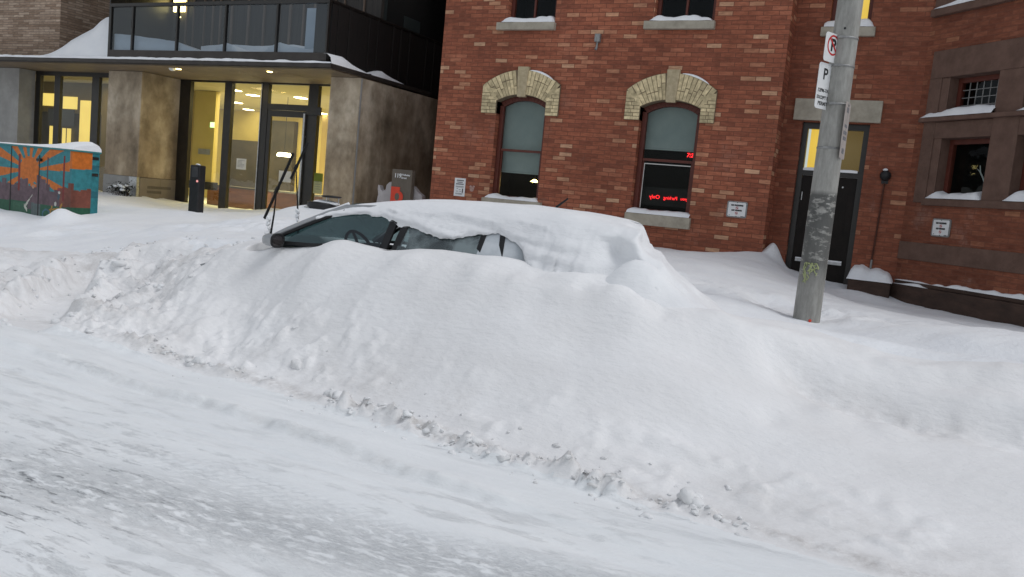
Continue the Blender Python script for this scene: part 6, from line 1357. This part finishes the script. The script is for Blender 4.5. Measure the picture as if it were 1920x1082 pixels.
# ---- bin with a raised disc lid behind the car bonnet
TB = thing('litter_bin', (-9.02, 11.2, .6), 'black litter bin with a raised round rain disc behind the windscreen', 'bin')
b = MB(); b.lathe((-9.05, 11.2, .5), [(.20, 0), (.22, .5), (.25, .66), (.25, .70), (.18, .71)], 28); b.build('drum', 'black', TB)
b = MB(); b.lathe((-8.88, 11.2, 1.315), [(.001, -.018), (.14, -.022), (.165, -.010), (.165, .006), (.001, .018)], 32); b.build('rain_disc', 'black', TB)
for a in (.5, 2.6, 4.7): MB().tube([(-8.88 + .12 * math.cos(a), 11.2 + .12 * math.sin(a), 1.18), (-8.88 + .12 * math.cos(a), 11.2 + .12 * math.sin(a), 1.30)], .009, 6).build('disc_leg', 'steel', TB)
b = MB(); b.box(-9.23, -9.13, 10.955, 10.965, 1.10, 1.115); b.build('badge', 'steel', TB)
b = MB(); b.blob((-9.05, 11.2, 1.205), .2, seed=6, squash=(1.1, 1.1, .2), sub=3); tag(b.build('bin_snow', 'snow_ledge', None, recalc=False), 'pad of snow on the litter bin under its rain disc', 'snow')

# ---- address sign in the gap between the buildings
AS = thing('address_sign', (-9.77, 14.5, .4), 'taupe slab sign numbered 119 with a vermilion corner in the dark gap', 'sign')
b = MB(); b.box(-10.01, -9.53, 14.5, 14.62, .3, 1.93); b.build('slab', 'taupe', AS, bevel=.005)
b = MB(); b.box(-10.0, -9.79, 14.488, 14.4985, .9, 1.575); b.build('logo_panel', 'orange_red', AS)
b = MB(); n = 28; cc = Vector((-9.83, 14.485, 1.38)); v = []
for k in range(n):
    a = 2 * math.pi * k / n; v += [cc + Vector((.115 * math.cos(a) + .02, 0, .115 * math.sin(a))), cc + Vector((.055 * math.cos(a) - .01, -.001, .075 * math.sin(a)))]
b.add(v, [(2 * k, 2 * ((k + 1) % n), 2 * ((k + 1) % n) + 1, 2 * k + 1) for k in range(n)]); b.build('logo_ring', 'orange_red', AS, recalc=False)
b = MB(); b.add([cc + Vector((.055 * math.cos(a) - .01, -.0015, .075 * math.sin(a))) for a in [2 * math.pi * k / n for k in range(n)]], [tuple(range(n))]); b.build('logo_centre', 'taupe', AS, recalc=False)
text_mesh('number', '119', .115, 'white', AS, (-9.865, 14.497, 1.80), (1, 0, 0), (0, 0, 1), bold=.003)
text_mesh('street_name', 'Wellesley', .052, 'white', AS, (-9.78, 14.497, 1.825), (1, 0, 0), (0, 0, 1), align='LEFT', bold=.001); text_mesh('street_name', 'Street', .052, 'white', AS, (-9.78, 14.497, 1.765), (1, 0, 0), (0, 0, 1), align='LEFT', bold=.001)
b = MB(); b.prism([(-10.50, 1.0), (-9.3, 1.0), (-9.36, 1.45), (-9.46, 1.50), (-9.53, 1.56), (-9.6, 1.62), (-10.0, 1.66), (-10.06, 1.68), (-10.17, 1.66), (-10.24, 1.60), (-10.255, 1.50), (-10.33, 1.46), (-10.38, 1.50), (-10.41, 1.57), (-10.45, 1.585), (-10.455, 1.5), (-10.43, 1.4)], 14.66, 14.8); b.prism([(-10.02, 1.74), (-10.0, 1.80), (-10.03, 1.85), (-10.07, 1.86), (-10.11, 1.84), (-10.07, 1.81), (-10.04, 1.76)][::-1], 14.66, 14.74)
tag(b.build('cut_out_panel', 'greycut', None, bevel=.01), 'pale grey cut out panel with curled points behind the address sign', 'panel')

# ---- snowy shrub at the foot of the stone column
SB = thing('small_shrub', (-17.5, 14.2, .6), 'low dark shrub capped with snow at the foot of the stone column', 'shrub')
b = MB(); rnd = random.Random(3); sn_ = MB(); st = MB()
for (sxx, rr) in ((-17.72, .20), (-17.36, .15)):
    for k in range(9):
        a = rnd.uniform(0, 6.28); rad = rnd.uniform(.4, 1) * rr; tip = (sxx + rad * math.cos(a), 14.2 + rad * .6 * math.sin(a), .74 + rnd.uniform(.1, .28)); st.tube([(sxx, 14.2, .5), ((sxx + tip[0]) / 2, 14.2, .68), tip], [.01, .007, .004], 5)
        for j in range(34):
            p = Vector(tip) + Vector((rnd.gauss(0, .05), rnd.gauss(0, .05), rnd.gauss(-.03, .055))); d = Vector((rnd.gauss(0, 1), rnd.gauss(0, 1), rnd.gauss(.2, .6))).normalized(); e = d.cross(Vector((rnd.random(), rnd.random(), 1))).normalized(); L = rnd.uniform(.02, .04)
            b.add([p, p + d * L + e * L * .4, p + d * L * 2, p + d * L - e * L * .4], [(0, 1, 2, 3)])
        if k % 2 == 0: sn_.blob((tip[0], tip[1] - .03, tip[2] + .025), rnd.uniform(.035, .065), seed=k, squash=(1.3, 1, .6), amp=.35)
b.build('foliage', 'leaf', SB, recalc=False); st.build('stem', 'iron', SB); tag(sn_.build('shrub_snow', 'snow_ledge', None, recalc=False), 'clots of snow resting on the low shrub', 'snow')
